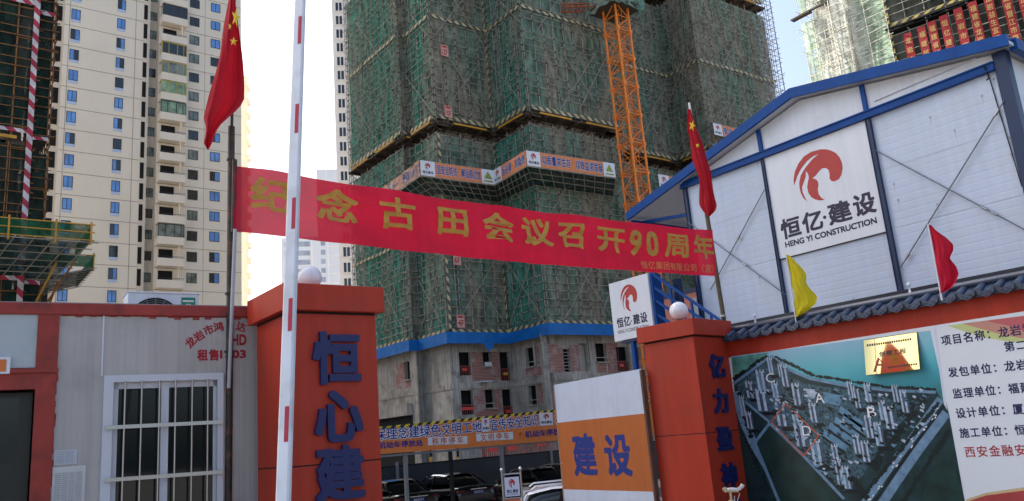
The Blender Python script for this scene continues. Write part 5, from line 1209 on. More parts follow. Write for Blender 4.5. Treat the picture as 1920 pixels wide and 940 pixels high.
# ------------------------------------------------------------------ floor number plates
def floor_sign(x, y, text, F, label):
    s, z = F.px(x, y); t = thing('floor_sign', F.P(s, z-.55, .3), label, 'sign', 'floor number plates on the scaffold')
    m = MB(); m.fbox(F, s-.36, s+.36, z-.5, z+.5, .28, .3); m.build('plate', mat('faded_pink_plate', (.56, .22, .17), .6, .1, 4), t)
    m = MB(); m.fbox(F, s-.31, s+.31, z-.45, z+.22, .301, .306); m.build('field', mat('pale_pink_field', (.62, .36, .32), .6, .05), t)
    m = MB(); put_word(m, lambda a, b, o: F.P(a, b, .312), text, s-.26, s+.26, z-.38, z+.12, .02); m.fbox(F, s-.2, s+.2, z+.28, z+.40, .301, .306); m.build('lettering', mat('plate_red', (.32, .03, .04), .6, 0), t)
FT = Frame((32.3, 50.5), (1, 0))
floor_sign(860, 604, '4F', FT, 'pink floor plate 4F low on the green netting'); floor_sign(853, 487, '6F', FT, 'pink floor plate 6F just below the red banner')
floor_sign(837, 212, '10F', FT, 'pink floor plate 10F beside the taped scaffold edge'); floor_sign(830, 98, '12F', FT, 'pink floor plate 12F near the top of the picture')

# ------------------------------------------------------------------ catch platform with orange slogans
OP = [(30.06, 55.6), (29.51, 48.6), (36.0, 48.3), (35.6, 43.6), (44.0, 43.0)]
IN = [(31.5, 55.6), (32.2, 50.5), (37.9, 50.5), (37.9, 45.7), (46.0, 45.5)]
cp = thing('catch_platform', (37, 48, 21), 'dark netted catch platform projecting from the green tower', 'platform')
for (a, b), (c, d) in zip(zip(OP, OP[1:]), zip(IN, IN[1:])):
    m = MB(); m.grid(lambda u, v: Vector((a[0]+(b[0]-a[0])*u, a[1]+(b[1]-a[1])*u, 21.1)).lerp(Vector((c[0]+(d[0]-c[0])*u, c[1]+(d[1]-c[1])*u, 20.5)), v)+Vector((0, 0, rs.uniform(-.06, .06))), 14, 5); m.build('safety_net', M_netk, cp)
    m = MB()
    for i in range(9): u = i/8; m.tube((a[0]+(b[0]-a[0])*u, a[1]+(b[1]-a[1])*u, 21.02), (c[0]+(d[0]-c[0])*u, c[1]+(d[1]-c[1])*u, 20.4), .035, 4)
    for v in (.0, .3, .6, .95): m.tube(Vector((*a, 21.05)).lerp(Vector((*c, 20.45)), v), Vector((*b, 21.05)).lerp(Vector((*d, 20.45)), v), .035, 4)
    for i in range(5): u = (i+.5)/5; m.tube((a[0]+(b[0]-a[0])*u, a[1]+(b[1]-a[1])*u, 21.2), (c[0]+(d[0]-c[0])*u, c[1]+(d[1]-c[1])*u, 23.6), .03, 4)
    m.build('platform_frame', M_pole, cp)
def slogan(a, b, z0, z1, text, label, logo=True, tri=False, cloth=M_orban2, crumple=0, marks=False):
    F = Frame(a, (b[0]-a[0], b[1]-a[1])); L = math.hypot(b[0]-a[0], b[1]-a[1]); h = z1-z0
    t = thing('safety_banner', F.P(L/2, z0), label, 'banner', 'orange safety slogans on the tower')
    def fn(s, z, o=0): return F.P(s, z+(crumple*.5*math.sin(2.1*s)), o+.03+crumple*(math.sin(3*s+2*z)+.6*math.sin(7*s-3*z)))
    m = MB(); m.grid(lambda u, v: fn(u*L, z0+h*v), max(6, int(L*4)), 4); m.build('cloth', cloth, t)
    s = .05
    if logo:
        w = h*1.05; m = MB(); m.grid(lambda u, v: fn(w*u, z0+h*v, .015), 4, 2); m.build('logo_panel', M_signw, t)
        m = MB(); put_logo(m, lambda s_, z_, o: fn(s_, z_, .03), w*.3, w*.68, z0+h*.42, z0+h*.86); m.build('emblem', M_redlogo, t)
        m = MB(); put_line(m, lambda s_, z_, o: fn(s_, z_, .03), '恒亿建设', w*.12, w*.88, z0+h*.14, z0+h*.34, .02); m.build('small_lettering', M_ink, t); s = w
    e = L-(h*1.0 if tri else 0.05)
    if tri:
        m = MB(); m.grid(lambda u, v: fn(e+h*u, z0+h*v, .015), 4, 2); m.build('warning_panel', M_signw, t)
        m = MB(); m.face([fn(e+h*.18, z0+h*.36, .03), fn(e+h*.82, z0+h*.36, .03), fn(e+h*.5, z0+h*.88, .03)]); m.face([fn(e+h*.15, z0+h*.12, .03), fn(e+h*.85, z0+h*.12, .03), fn(e+h*.85, z0+h*.22, .03), fn(e+h*.15, z0+h*.22, .03)]); m.build('warning_triangle', mat('warn_green_yellow', (.25, .32, .05), .5, .1), t)
    m = MB(); put_line(m, lambda s_, z_, o: fn(s_, z_, .022), text, s+.12, e-.1, z0+h*.18, z0+h*.86, .055, .9, 0); m.build('lettering_outline', M_whitepr, t)
    m = MB(); put_line(m, lambda s_, z_, o: fn(s_, z_, .034), text, s+.12, e-.1, z0+h*.18, z0+h*.86, .02, .9, 0); m.build('lettering', M_bluepr, t)
    m = MB(); m.tube(F.P(0, z1, .0), F.P(L, z1, .0), .03, 5); m.tube(F.P(0, z0, .0), F.P(L, z0, .0), .03, 5); m.build('tube', M_pole, t)
zo0, zo1 = 21.12, 22.28
slogan(OP[0], OP[1], zo0, zo1, '安全第一 预防为主', 'crumpled orange slogan banner at the left end of the catch platform', False, False, mat('crumpled_banner', (.55, .30, .22), .65, .4, 3), .06)
slogan(OP[1], OP[2], zo0, zo1, '固安全防线 解后顾之忧', 'orange slogan banner reading 固安全防线 解后顾之忧 on the tower', True, True)
slogan(OP[2], OP[3], zo0, zo1, '反违章 除隐患', 'orange slogan banner reading 反违章 除隐患 on the tower', True, False)
slogan(OP[3], OP[4], zo0, zo1, '以质量求生存 以效益求发展', 'orange slogan banner reading 以质量求生存 以效益求发展 on the tower', True, True)
q = aty(1233, 327, 43.4); slogan((56.4, 48.2), (56.4, 43.4), q.z-1.2, q.z-.05, '反违章 除隐患', 'orange slogan banner coloured as if shaded behind the orange crane mast', False, False, mat('shade_toned_banner', (.42, .08, .04), .65, .15, 3))  # slogan orange darkened to stand for shade
slogan((q.x, 43.4), (q.x+9, 43.2), q.z-1.2, q.z, '安全是幸福 安全是财富', 'orange slogan banner 安全是幸福 cut off by the white shed roof', True, False)
q = aty(1336, 231, 44.5); slogan((q.x, 44.5), (q.x+8.5, 44.3), q.z-1.15, q.z, '安全是幸福 平安是金', 'higher orange slogan banner 安全是幸福 on the right of the tower', True, False)

# ------------------------------------------------------------------ tower crane mast
DC = 63.0
cc = atd(1176, 210, DC); cr = thing('tower_crane', (cc.x, cc.y, -.85), 'orange lattice mast of a tower crane before the green tower', 'crane')
lw = (atd(1131, 22, DC)-atd(1177.5, 22, DC)).length/2*.985
va = math.atan2(cc.y, cc.x)
def corner(k): a = va+math.pi+rad(2)+k*math.pi/2; return Vector((cc.x+lw*math.cos(a), cc.y+lw*math.sin(a), 0))
cs_ = [corner(k) for k in range(4)]; ztop = 48.0; sec = 2.5
for p in cs_: m = MB(); m.tube(p+Vector((0, 0, -.85)), p+Vector((0, 0, ztop)), .105, 8); m.build('mast_leg', M_crane, cr)
k = 0; lat = []
while -.85+k*sec < ztop-1:
    z = -.85+k*sec; m = MB()
    for i in range(4):
        a, b = cs_[i], cs_[(i+1) % 4]
        m.tube(a+Vector((0, 0, z)), b+Vector((0, 0, z)), .055, 5); m.tube(a+Vector((0, 0, z+.25)), b+Vector((0, 0, z+.25)), .04, 5)
        if (k+i) % 2: a, b = b, a
        m.tube(a+Vector((0, 0, z+.1)), b+Vector((0, 0, z+sec/2)), .045, 5); m.tube(b+Vector((0, 0, z+sec/2)), a+Vector((0, 0, z+sec-.05)), .045, 5)
        m.tube(a.lerp(b, .0)+Vector((0, 0, z+sec/2)), a.lerp(b, 1)+Vector((0, 0, z+sec/2)), .035, 5)
    m.tube(cs_[0]+Vector((0, 0, z)), cs_[2]+Vector((0, 0, z)), .04, 5); m.tube(cs_[1]+Vector((0, 0, z)), cs_[3]+Vector((0, 0, z)), .04, 5)
    for p in cs_: m.box((p.x-.13, p.y-.13, z-.14), (p.x+.13, p.y+.13, z+.14))
    m.build('mast_bracing', M_crane, cr); k += 1
m = MB(); ld = cc.lerp(cs_[1], .35)
for dx in (-.2, .2): m.tube((ld.x+dx, ld.y, -.8), (ld.x+dx, ld.y, ztop), .03, 5)
for j in range(120): m.tube((ld.x-.2, ld.y, -.5+.4*j), (ld.x+.2, ld.y, -.5+.4*j), .018, 4)
m.build('ladder', M_crane, cr)
zt = atd(1176, 16, DC).z
pf = MB(); w = 1.85
pf.box((cc.x-w, cc.y-w*.9, zt+.0), (cc.x+w, cc.y+w*.9, zt+.12)); pf.build('tie_platform', mat('joist_dark_wood', (0, 0, 0)), cr)
m = MB()
for a, b in (((-w, -w*.9), (w, -w*.9)), ((-w, w*.9), (-w, -w*.9)), ((w, -w*.9), (w, w*.9))):
    m.grid(lambda u, v: Vector((cc.x+a[0]+(b[0]-a[0])*u, cc.y+a[1]+(b[1]-a[1])*u, zt-.35+1.7*v))+Vector((rs.uniform(-.1, .1), rs.uniform(-.1, .1), rs.uniform(-.15, .15))), 10, 4)
m.build('platform_net', net_mat('platform_green_net', (.22, .42, .33), (.36, .50, .42), .35, .92), cr)
p = atd(1060, 8, DC-1); m = MB(); a = Vector((cc.x, cc.y, zt+.7))
for o in (Vector((0, 0, 0)), Vector((0, .5, -.5)), Vector((0, -.5, -.5))): m.tube(a+o, p+(p-a)*.1+o, .06, 5)
for j in range(9):
    f = j/8; q0 = a.lerp(p, f); m.tube(q0, a.lerp(p, f+.1)+Vector((0, .5, -.5)), .04, 4); m.tube(q0+Vector((0, .5, -.5)), a.lerp(p, f+.1)+Vector((0, -.5, -.5)), .04, 4)
m.build('wall_tie', mat('dark_crane_orange', (.35, .07, .02), .5, .2), cr)

# ------------------------------------------------------------------ scaffolded building on the far left
LX = 4.72
lt = thing('scaffolded_building', (-8, 52, -1), 'dark netted building with rusty scaffold tubes and red white tape', 'building')
LPts = [(-22.0, 50.0), (LX, 50.0), (LX+.02, 51.0), (5.75, 51.0), (5.75, 64.0)]
pl_ = [100]
for z0, z1 in ((-1, 19.9), (20.75, 45), (45.8, 66)):
    clad_section(lt, LPts, z0, z1, M_netk, M_rust, dz=.62, dx=.92, r=.034, polecount=pl_ if z1 > 19 and z0 < 45 else [0], tape=M_rtape, bandz=((20.6, .22), (28.6, .3), (12.1, .25), (36.5, .3)), bracem=M_pole, stubs=.35)
for z0, z1 in ((-1, 66),):
    m = MB(); F = Frame((LX, 49.75), (1, 0)); m.fbox(F, -.14, .16, z0, z1, 0, .015); m.build('warning_tape', M_rtape, lt)
core(lt, LPts, -1, 76, [(5.0, 70), (-22, 70)], zf=.1)  # unseen height and leftward run sized to shade the gate
F = Frame((-22, 49.7), (1, 0))
for s0, s1 in ((3, 6), (10, 13.5), (17, 20), (23.2, 26.1)): m = MB(); m.fbox(F, s0, s1, 20.1, 20.28, 0, .12); m.build('steel_beam', M_ybeam, lt)
# its cantilevered catch platform
yo = 45.0; zc, zd = aty(86, 415, yo).z, aty(86, 445, yo).z; xr = aty(172, 430, yo).x
lpf = thing('catch_platform', (2, 47, zd), 'green netted catch platform jutting over the cabin roof', 'platform')
m = MB(); m.grid(lambda u, v: Vector((-18+(xr+18)*u, yo+.05*math.sin(20*u), zd+(zc-zd)*v)), 40, 2); m.build('edge_net', M_netp, lpf)
m = MB(); m.grid(lambda u, v: Vector((xr, yo+5*u, zd+(zc-zd)*v)), 8, 2); m.build('edge_net', M_netp, lpf)
und = MB()
zi = aty(60, 520, 50).z
def dk(u, v): return Vector((-18+(xr-1.0*v+18)*u, yo+(5)*v, zd-.05+(zi-zd)*v))
und.grid(dk, 40, 8); und.build('deck_net', net_mat('deck_net', (.02, .05, .042), (.06, .085, .075), .12, .4), lpf)
fr = MB()
for i in range(31): u = i/30; fr.tube(dk(u, 0)+Vector((0, -.1, .0)), dk(u, 1), .04, 4)
for v in (0, .16, .32, .5, .66, .82, 1): fr.tube(dk(0, v)-Vector((0, 0, .06)), dk(1, v)+Vector((.35, 0, -.06)), .036, 4)
fr.build('deck_tubes', M_pole, lpf)
for z in (zc, (zc+zd)/2, zd): m = MB(); m.tube((-18, yo-.03, z), (xr+.15, yo-.03, z), .035, 5); m.build('rail', M_ybeam, lpf)
for x, y in ((16, 430), (105, 430), (171, 430), (-80, 430)): px_ = aty(x, y, yo).x; m = MB(); m.tube((px_, yo-.06, zd-.25), (px_, yo-.06, zc+.15), .05, 6); m.build('rail_post', M_ybeam, lpf)
for (x0, y0, x1, y1) in ((122, 462, 55, 590), (140, 490, 76, 585), (108, 530, 85, 590)):
    a = aty(x0, y0, 47.2); b = aty(x1, y1, 50); m = MB(); m.tube(a, b+(b-a)*.6, .055, 6); m.build('strut', M_ybeam if x0 == 122 else M_rust, lpf)
# second arm of the platform, round the corner
y2 = 54.0; xa, xb = aty(150, 480, y2).x, aty(176, 480, y2).x; z1_, z0_ = aty(165, 479, y2).z, aty(165, 501, y2).z
lp2 = thing('catch_platform', (7.5, 57, z0_), 'smaller netted catch platform behind the first, round the scaffold corner', 'platform')
m = MB(); m.grid(lambda u, v: Vector((5.8+(xb-5.8)*u, y2, z0_+(z1_-z0_)*v)), 8, 2); m.grid(lambda u, v: Vector((xb, y2+6*u, z0_+(z1_-z0_)*v)), 8, 2); m.build('edge_net', M_netp, lp2)
m = MB(); m.grid(lambda u, v: Vector((5.8+(xb-5.8)*u, y2+6*v, z0_-.9*(1-u))), 8, 8); m.build('deck_net', net_mat('deck_net', (0, 0, 0), (0, 0, 0), 0, 0), lp2)
m = MB()
for i in range(9): v = i/8; m.tube((5.8, y2+6*v, z0_-.95), (xb+.2, y2+6*v, z0_-.02), .036, 4)
for u in (0, .33, .66, 1): m.tube((5.8+(xb-5.8)*u, y2, z0_-.93*(1-u)-.03), (5.8+(xb-5.8)*u, y2+6, z0_-.93*(1-u)-.03), .036, 4)
m.build('deck_tubes', M_pole, lp2)
m = MB(); m.tube((5.8, y2-.03, z1_), (xb+.1, y2-.03, z1_), .04, 5); m.tube((xb, y2-.03, z0_-.2), (xb, y2-.03, z1_+.15), .05, 6); m.build('rail', M_ybeam, lp2)

# ------------------------------------------------------------------ sunlit scaffolded building, upper right
DR = 40.0
rA, rB, rC = atd(1497, 60, DR), atd(1529, 60, DR), atd(1668, 60, DR)
rt = thing('scaffolded_building', (38, 20, -1), 'sunlit building in netting with sun streaks put into its colour at the upper right', 'building')
X0 = 34.9
yA, yB, yS, yT, yC = [atx(x, 60, X0).y for x in (1495, 1529, 1572, 1596, 1667)]
RP = [(X0+.5, yA), (X0+.5, yB), (X0, yB-.02), (X0, yS), (X0-.35, yS-.02), (X0-.35, yT), (X0, yT-.02), (X0, yC)]
clad_section(rt, RP, -.9, atx(1530, 22, X0).z, M_netl, M_palepole, dz=.42, dx=.75, r=.017, stubs=.25, polecount=[100], brace_run=3.4, flap=.05, couplers=False)
zg = atx(1530, 22, X0).z
clad_section(rt, RP, zg+.45, zg+9, M_netl, M_palepole, dz=.42, dx=.75, r=.017, stubs=.25, polecount=[0], brace_run=3.4, flap=.05, couplers=False, braces=False)
c_ = inset(RP, .9); m = MB(); poly = [(X0+1.3, yA-.3), (X0+1.3, yC), (X0+8, yC), (X0+8, yA-.3)]
for a, b in zip(poly, poly[1:]+poly[:1]): m.face([(*a, -.9), (*b, -.9), (*b, zg+10), (*a, zg+10)])
m.face([(*p, zg+10) for p in poly]); m.build('inner_walls', mat('sunlit_core', (.30, .28, .25), .9, .25, .9), rt)
m = MB()
for k in range(14): m.box((X0+1.0, yC, .5+2.0*k), (X0+1.35, yA-.3, .8+2.0*k))
m.build('floor_slabs', mat('sunlit_core', (0, 0, 0)), rt)
F = Frame((X0-.25, yA), (0, -1)); m = MB(); a = F.px(1500, 32)[0]; b = F.px(1553, 5)[0]; m.fbox(F, a, b, zg, zg+.08, 0, .12); m.build('steel_beam', mat('dull_yellow_beam', (0, 0, 0)), rt)
m = MB(); m.fbox(F, 0, yA-yB+.1, zg-.06, zg+.02, -.1, .2); m.build('plank', mat('joist_dark_wood', (0, 0, 0)), rt)
# neighbour carrying the sponsors' red strips
pq = atd(1668, 60, 38.6); FD = Frame((pq.x, pq.y), (math.cos(rad(-78)), math.sin(rad(-78))))
rd = thing('scaffolded_building', (pq.x, pq.y, -1), 'shaded building hung with red vertical sponsor strips at the upper right', 'building')
zband = FD.px(1700, 44)[1]
e = FD.P(13, 0); bk = FD.P(0, 0, -.8)
DP = [(bk.x, bk.y), (pq.x, pq.y)]; DPts = [(pq.x, pq.y), (e.x, e.y)]
clad_section(rd, DPts, -.9, zband-.35, net_mat('grey_brown_net', (.085, .095, .08), (.13, .13, .105), .04, .3, .15), M_pole, dz=.42, dx=.8, r=.024, polecount=[60], stubs=.25, brace_run=3.6, tape=M_ytape3, cornertape=(0,))
clad_section(rd, DPts, zband+.05, zband+10, net_mat('grey_brown_net', (.085, .095, .08), (.13, .13, .105), .04, .3, .15), M_pole, dz=.42, dx=.8, r=.024, polecount=[40], stubs=.25, brace_run=3.6, tape=M_ytape3, bandz=((zband+.02, .13),), cornertape=(0,))
m = MB(); m.fbox(FD, -.1, 13, zband-.12, zband-.06, .2, .34); m.fbox(FD, -.1, 13, zband-.22, zband-.16, -.9, .2); m.build('steel_beam', mat('dull_yellow_beam', (.46, .27, .05), .6, .3, 2), rd)
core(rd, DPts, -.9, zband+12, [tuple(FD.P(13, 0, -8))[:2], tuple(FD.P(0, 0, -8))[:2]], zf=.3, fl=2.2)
strips = [('龙岩市盛辉', 1700, 62, 9), ('福建邦信建', 1726, 50, 9), ('福建省朝友装', 1745, 40, 9), ('恒亿建设集团', 1768, 29, 10), ('龙岩市宏航', 1795, 16, 10), ('福建省龙岩市航鑫', 1822, 4, 11), ('龙岩益生宜居砂浆', 1850, -14, 12), ('福建省晋江市豪田', 1880, -30, 13), ('永正工程质量检', 1912, -28, 14)]
marks = ['lettered 龙岩市盛', 'lettered 福建邦信', 'lettered 福建省朝友装', 'lettered 恒亿建设集', 'lettered 龙岩市宏航', 'lettered 福建省龙岩市航鑫', 'lettered 龙岩益生宜居砂浆', 'lettered 晋江市豪田', 'lettered 永正工程质量']
FDs = FD.shift(.32)
for (w, x, y, hw), mk in zip(strips, marks):
    s, z = FDs.px(x, y); hw_ = .17; ch = .36 if len(w) > 6 else .46
    if w[:2] == '福建' and len(w) == 6: ch = .40
    L = ch*(len(w)+.3)+.4; t = thing('sponsor_strip', FDs.P(s, z-L), 'red vertical strip %s in gold on the shaded scaffold' % mk, 'banner', 'red vertical sponsor strips')
    def sf(u, v, o=0): return FDs.P(s+u, v, o+.03*math.sin(2.3*v+s))
    m = MB(); m.grid(lambda u, v: sf(-hw_+2*hw_*u, z-L+L*v), 2, 24); m.build('cloth', mat('strip_red', (.29, .012, .018), .75, .1, 4), t)
    m = MB()
    for i, c in enumerate(w): zc_ = z-.15-ch*(i+.5); put_char(m, lambda a, b, o: sf(a, b, .012), c, -.125, .125, zc_-.15, zc_+.15, .014)
    m.build('lettering', mat('strip_gold', (.50, .33, .10), .5, .1), t)

# ================================================================== YARD: CARPORT, FENCE, CARS
yz = -.85
YB = 22.0; FK = Frame((aty(600, 800, YB).x, YB), (1, 0))
kx = lambda x, y: FK.px(x, y)
kp = thing('carport', FK.P(4, yz), 'carport roof on thin posts behind the orange parking banner', 'carport')
kt = kx(880, 782)[1]; kb = kx(880, 840)[1]
s0_, s1_ = kx(640, 860)[0], kx(1330, 800)[0]
m = MB(); c = [FK.P(s0_, kb+.15, -.2), FK.P(s1_, kb+.15, -.2), FK.P(s1_, kb+.45, -5.2), FK.P(s0_, kb+.45, -5.2)]; m.hexa(c+[p+Vector((0, 0, .05)) for p in c]); m.build('roof', mat('carport_sheet', (.30, .32, .35), .5, .1), kp)
m = MB(); m.fbox(FK, s0_, s1_, kb-.06, kb, -.16, -.04); m.build('edge_beam', M_grey, kp)
for x, y0 in ((847, 842), (943, 832), (762, 850), (1100, 818)):
    s = kx(x, 842)[0]; m = MB(); m.fbox(FK, s-.05, s+.05, yz, kb-.06, -.15, -.05); m.build('post', M_grey if x != 847 else M_dark, kp)
bk = thing('parking_banner', FK.P(4, kb), 'orange parking banner with a yellow and black striped edge', 'banner')
def kf(s, z, o=0): return FK.P(s, z, o)
def ktop(s): a = kx(712, 806); b = kx(1040, 773); return a[1]+(b[1]-a[1])*(s-a[0])/(b[0]-a[0])
def kbot(s): a = kx(712, 852); b = kx(1050, 826); return a[1]+(b[1]-a[1])*(s-a[0])/(b[0]-a[0])
m = MB(); m.face([kf(s0_, kbot(s0_)), kf(s1_, kbot(s1_)), kf(s1_, ktop(s1_)), kf(s0_, ktop(s0_))]); m.face([kf(s0_, ktop(s0_), -.03), kf(s1_, ktop(s1_), -.03), kf(s1_, kbot(s1_), -.03), kf(s0_, kbot(s0_), -.03)]); m.build('board', mat('parking_orange', (.70, .20, .045), .55, .1, 2), bk)
m = MB(); m.face([kf(s0_, ktop(s0_)+.001, .01), kf(s1_, ktop(s1_)+.001, .01), kf(s1_, ktop(s1_)+.085, .01), kf(s0_, ktop(s0_)+.085, .01)]); m.build('striped_edge', M_ytape2, bk)
def kline(mb, text, x0, y0, x1, y1, hpx, bold, o, mi=0, fill=1.0):
    """text whose centre line runs between two places seen on the banner"""
    (a, za), (b, zb) = kx(x0, y0), kx(x1, y1); h = abs(kx((x0+x1)/2, (y0+y1)/2-hpx/2)[1]-kx((x0+x1)/2, (y0+y1)/2+hpx/2)[1]); n = len(text); c = (b-a)/n
    for i, ch in enumerate(text):
        f = (i+.5)/n; zm = za+(zb-za)*f; sm = a+(b-a)*f; put_char(mb, lambda s, z, q: kf(s, z, o), ch, sm-c*fill/2, sm+c*fill/2, zm-h/2, zm+h/2, bold)
for o, bd, mm, nm in ((.008, .055, M_whitepr, 'lettering_outline'), (.013, .012, M_bluepr, 'lettering')):
    m = MB(); kline(m, '环保理念建绿色文明工地', 679, 817, 903, 800, 24, bd, o); kline(m, '宣传安全知识', 918, 798, 1010, 787, 23, bd, o); kline(m, '树安全形象', 1040, 786, 1130, 779, 24, bd, o)
    if nm == 'lettering': kline(m, '机动车停放处', 709, 836, 793, 830, 13, .02, o); kline(m, '机动车停放处', 984, 815, 1062, 808, 13, .02, o)
    m.build(nm, mm, bk)
for x0, y0, x1, y1, hp, txt in ((802, 828, 876, 825, 18, '秩序停车'), (893, 821, 962, 817, 18, '文明停车')):
    a, za = kx(x0, y0); b, zb = kx(x1, y1); h = .12; m = MB(); m.face([kf(a, za-h, .006), kf(b, zb-h, .006), kf(b, zb+h, .006), kf(a, za+h, .006)]); m.build('white_panel', M_signw, bk)
    m = MB(); kline(m, txt, x0+6, y0, x1-6, y1, 14, .015, .012, 0, .85); m.build('lettering', M_redpr, bk)
a, z = kx(976, 815); m = MB(); put_word(m, lambda s, zz, o: kf(s, zz, .013), 'P', a-.05, a+.05, z-.08, z+.08, .03); m.build('lettering', mat('board_red', (0, 0, 0)), bk)
for x0, x1, ym in ((903, 917, 797), (1011, 1036, 786)):
    a = kx(x0, ym)[0]; b = kx(x1, ym)[0]; zm = kx((x0+x1)/2, ym)[1]; h = .215; m = MB(); m.face([kf(a, zm-h, .016), kf(b, zm-h, .016), kf(b, zm+h, .016), kf(a, zm+h, .016)]); m.build('logo_panel', M_signw, bk)
    w = b-a; m = MB(); put_logo(m, lambda s, zz, o: kf(s, zz, .022), a+w*.28, a+w*.72, zm-.02, zm+.17); m.build('emblem', M_redlogo, bk)
    m = MB(); put_line(m, lambda s, zz, o: kf(s, zz, .022), '恒亿建设', a+w*.1, a+w*.9, zm-.15, zm-.06, .03); m.build('lettering', M_ink, bk)
# dark fence at the back of the bays
YF = 29.5; FF_ = Frame((aty(640, 885, YF).x, YF), (1, 0)); zf_ = FF_.px(840, 866)[1]
fn_ = thing('dark_fence', FF_.P(5, yz), 'long dark grey sheet fence behind the parked cars', 'fence')
L = FF_.px(1300, 830)[0]
m = MB(); m.fbox(FF_, 0, L, yz, zf_, -.04, 0); m.build('sheeting', mat('dark_fence_sheet', (.035, .04, .048), .55, .08, 1.2, groove=('X', .2)), fn_)
m = MB(); m.fbox(FF_, 0, L, zf_, zf_+.05, -.06, .02); m.build('cap_rail', M_dark, fn_)
for x in (744, 1035): s = FF_.px(x, 880)[0]; m = MB(); m.fbox(FF_, s-.05, s+.05, yz, zf_+.18, .0, .09); m.build('post', M_grey, fn_)
# yellow and black posts and red guard frame seen between banner and fence
for x, yb_, lab in ((762, 868, 'first'), (808, 864, 'second'), (859, 858, 'third'), (908, 855, 'fourth'), (948, 851, 'fifth')):
    p = aty(x, 860, 46 if x < 900 else 42); t = thing('striped_post', (p.x, p.y, yz), 'yellow and black guard post, the %s from the gate pillar, beyond the fence' % lab, 'post', 'guard posts before the bare storeys')
    m = MB(); m.tube((p.x, p.y, yz), (p.x, p.y, p.z+.1), .09, 8); m.build('post', M_ybeam, t); m = MB(); m.tube((p.x, p.y, p.z+.1), (p.x, p.y, p.z+1.3), .091, 8); m.build('black_band', M_dark, t)
p0 = aty(762, 862, 45.9); p1 = aty(948, 848, 41.9)
t = thing('barred_gate', aty(940, 840, 40), 'red barred guard frame with small red boards behind the fence', 'guard frame')
F = Frame((aty(905, 840, 40).x, 40), (1, 0)); L = F.px(1040, 835)[0]; zt = F.px(960, 822)[1]; m = MB()
m.fbox(F, 0, .14, yz, zt, -.1, 0); m.fbox(F, 0, L, zt-.12, zt, -.1, 0)
for k in range(40): s = L*k/39; m.fbox(F, s-.02, s+.02, yz, zt-.12, -.08, -.04)
m.build('frame', mat('guard_red', (0, 0, 0)), t)
for x, y in ((924, 843), (960, 840), (1015, 832)): s, z = F.px(x, y); m = MB(); m.fbox(F, s-.32, s+.32, z-.13, z+.13, .0, .02); m.build('board', mat('board_red', (0, 0, 0)), t)

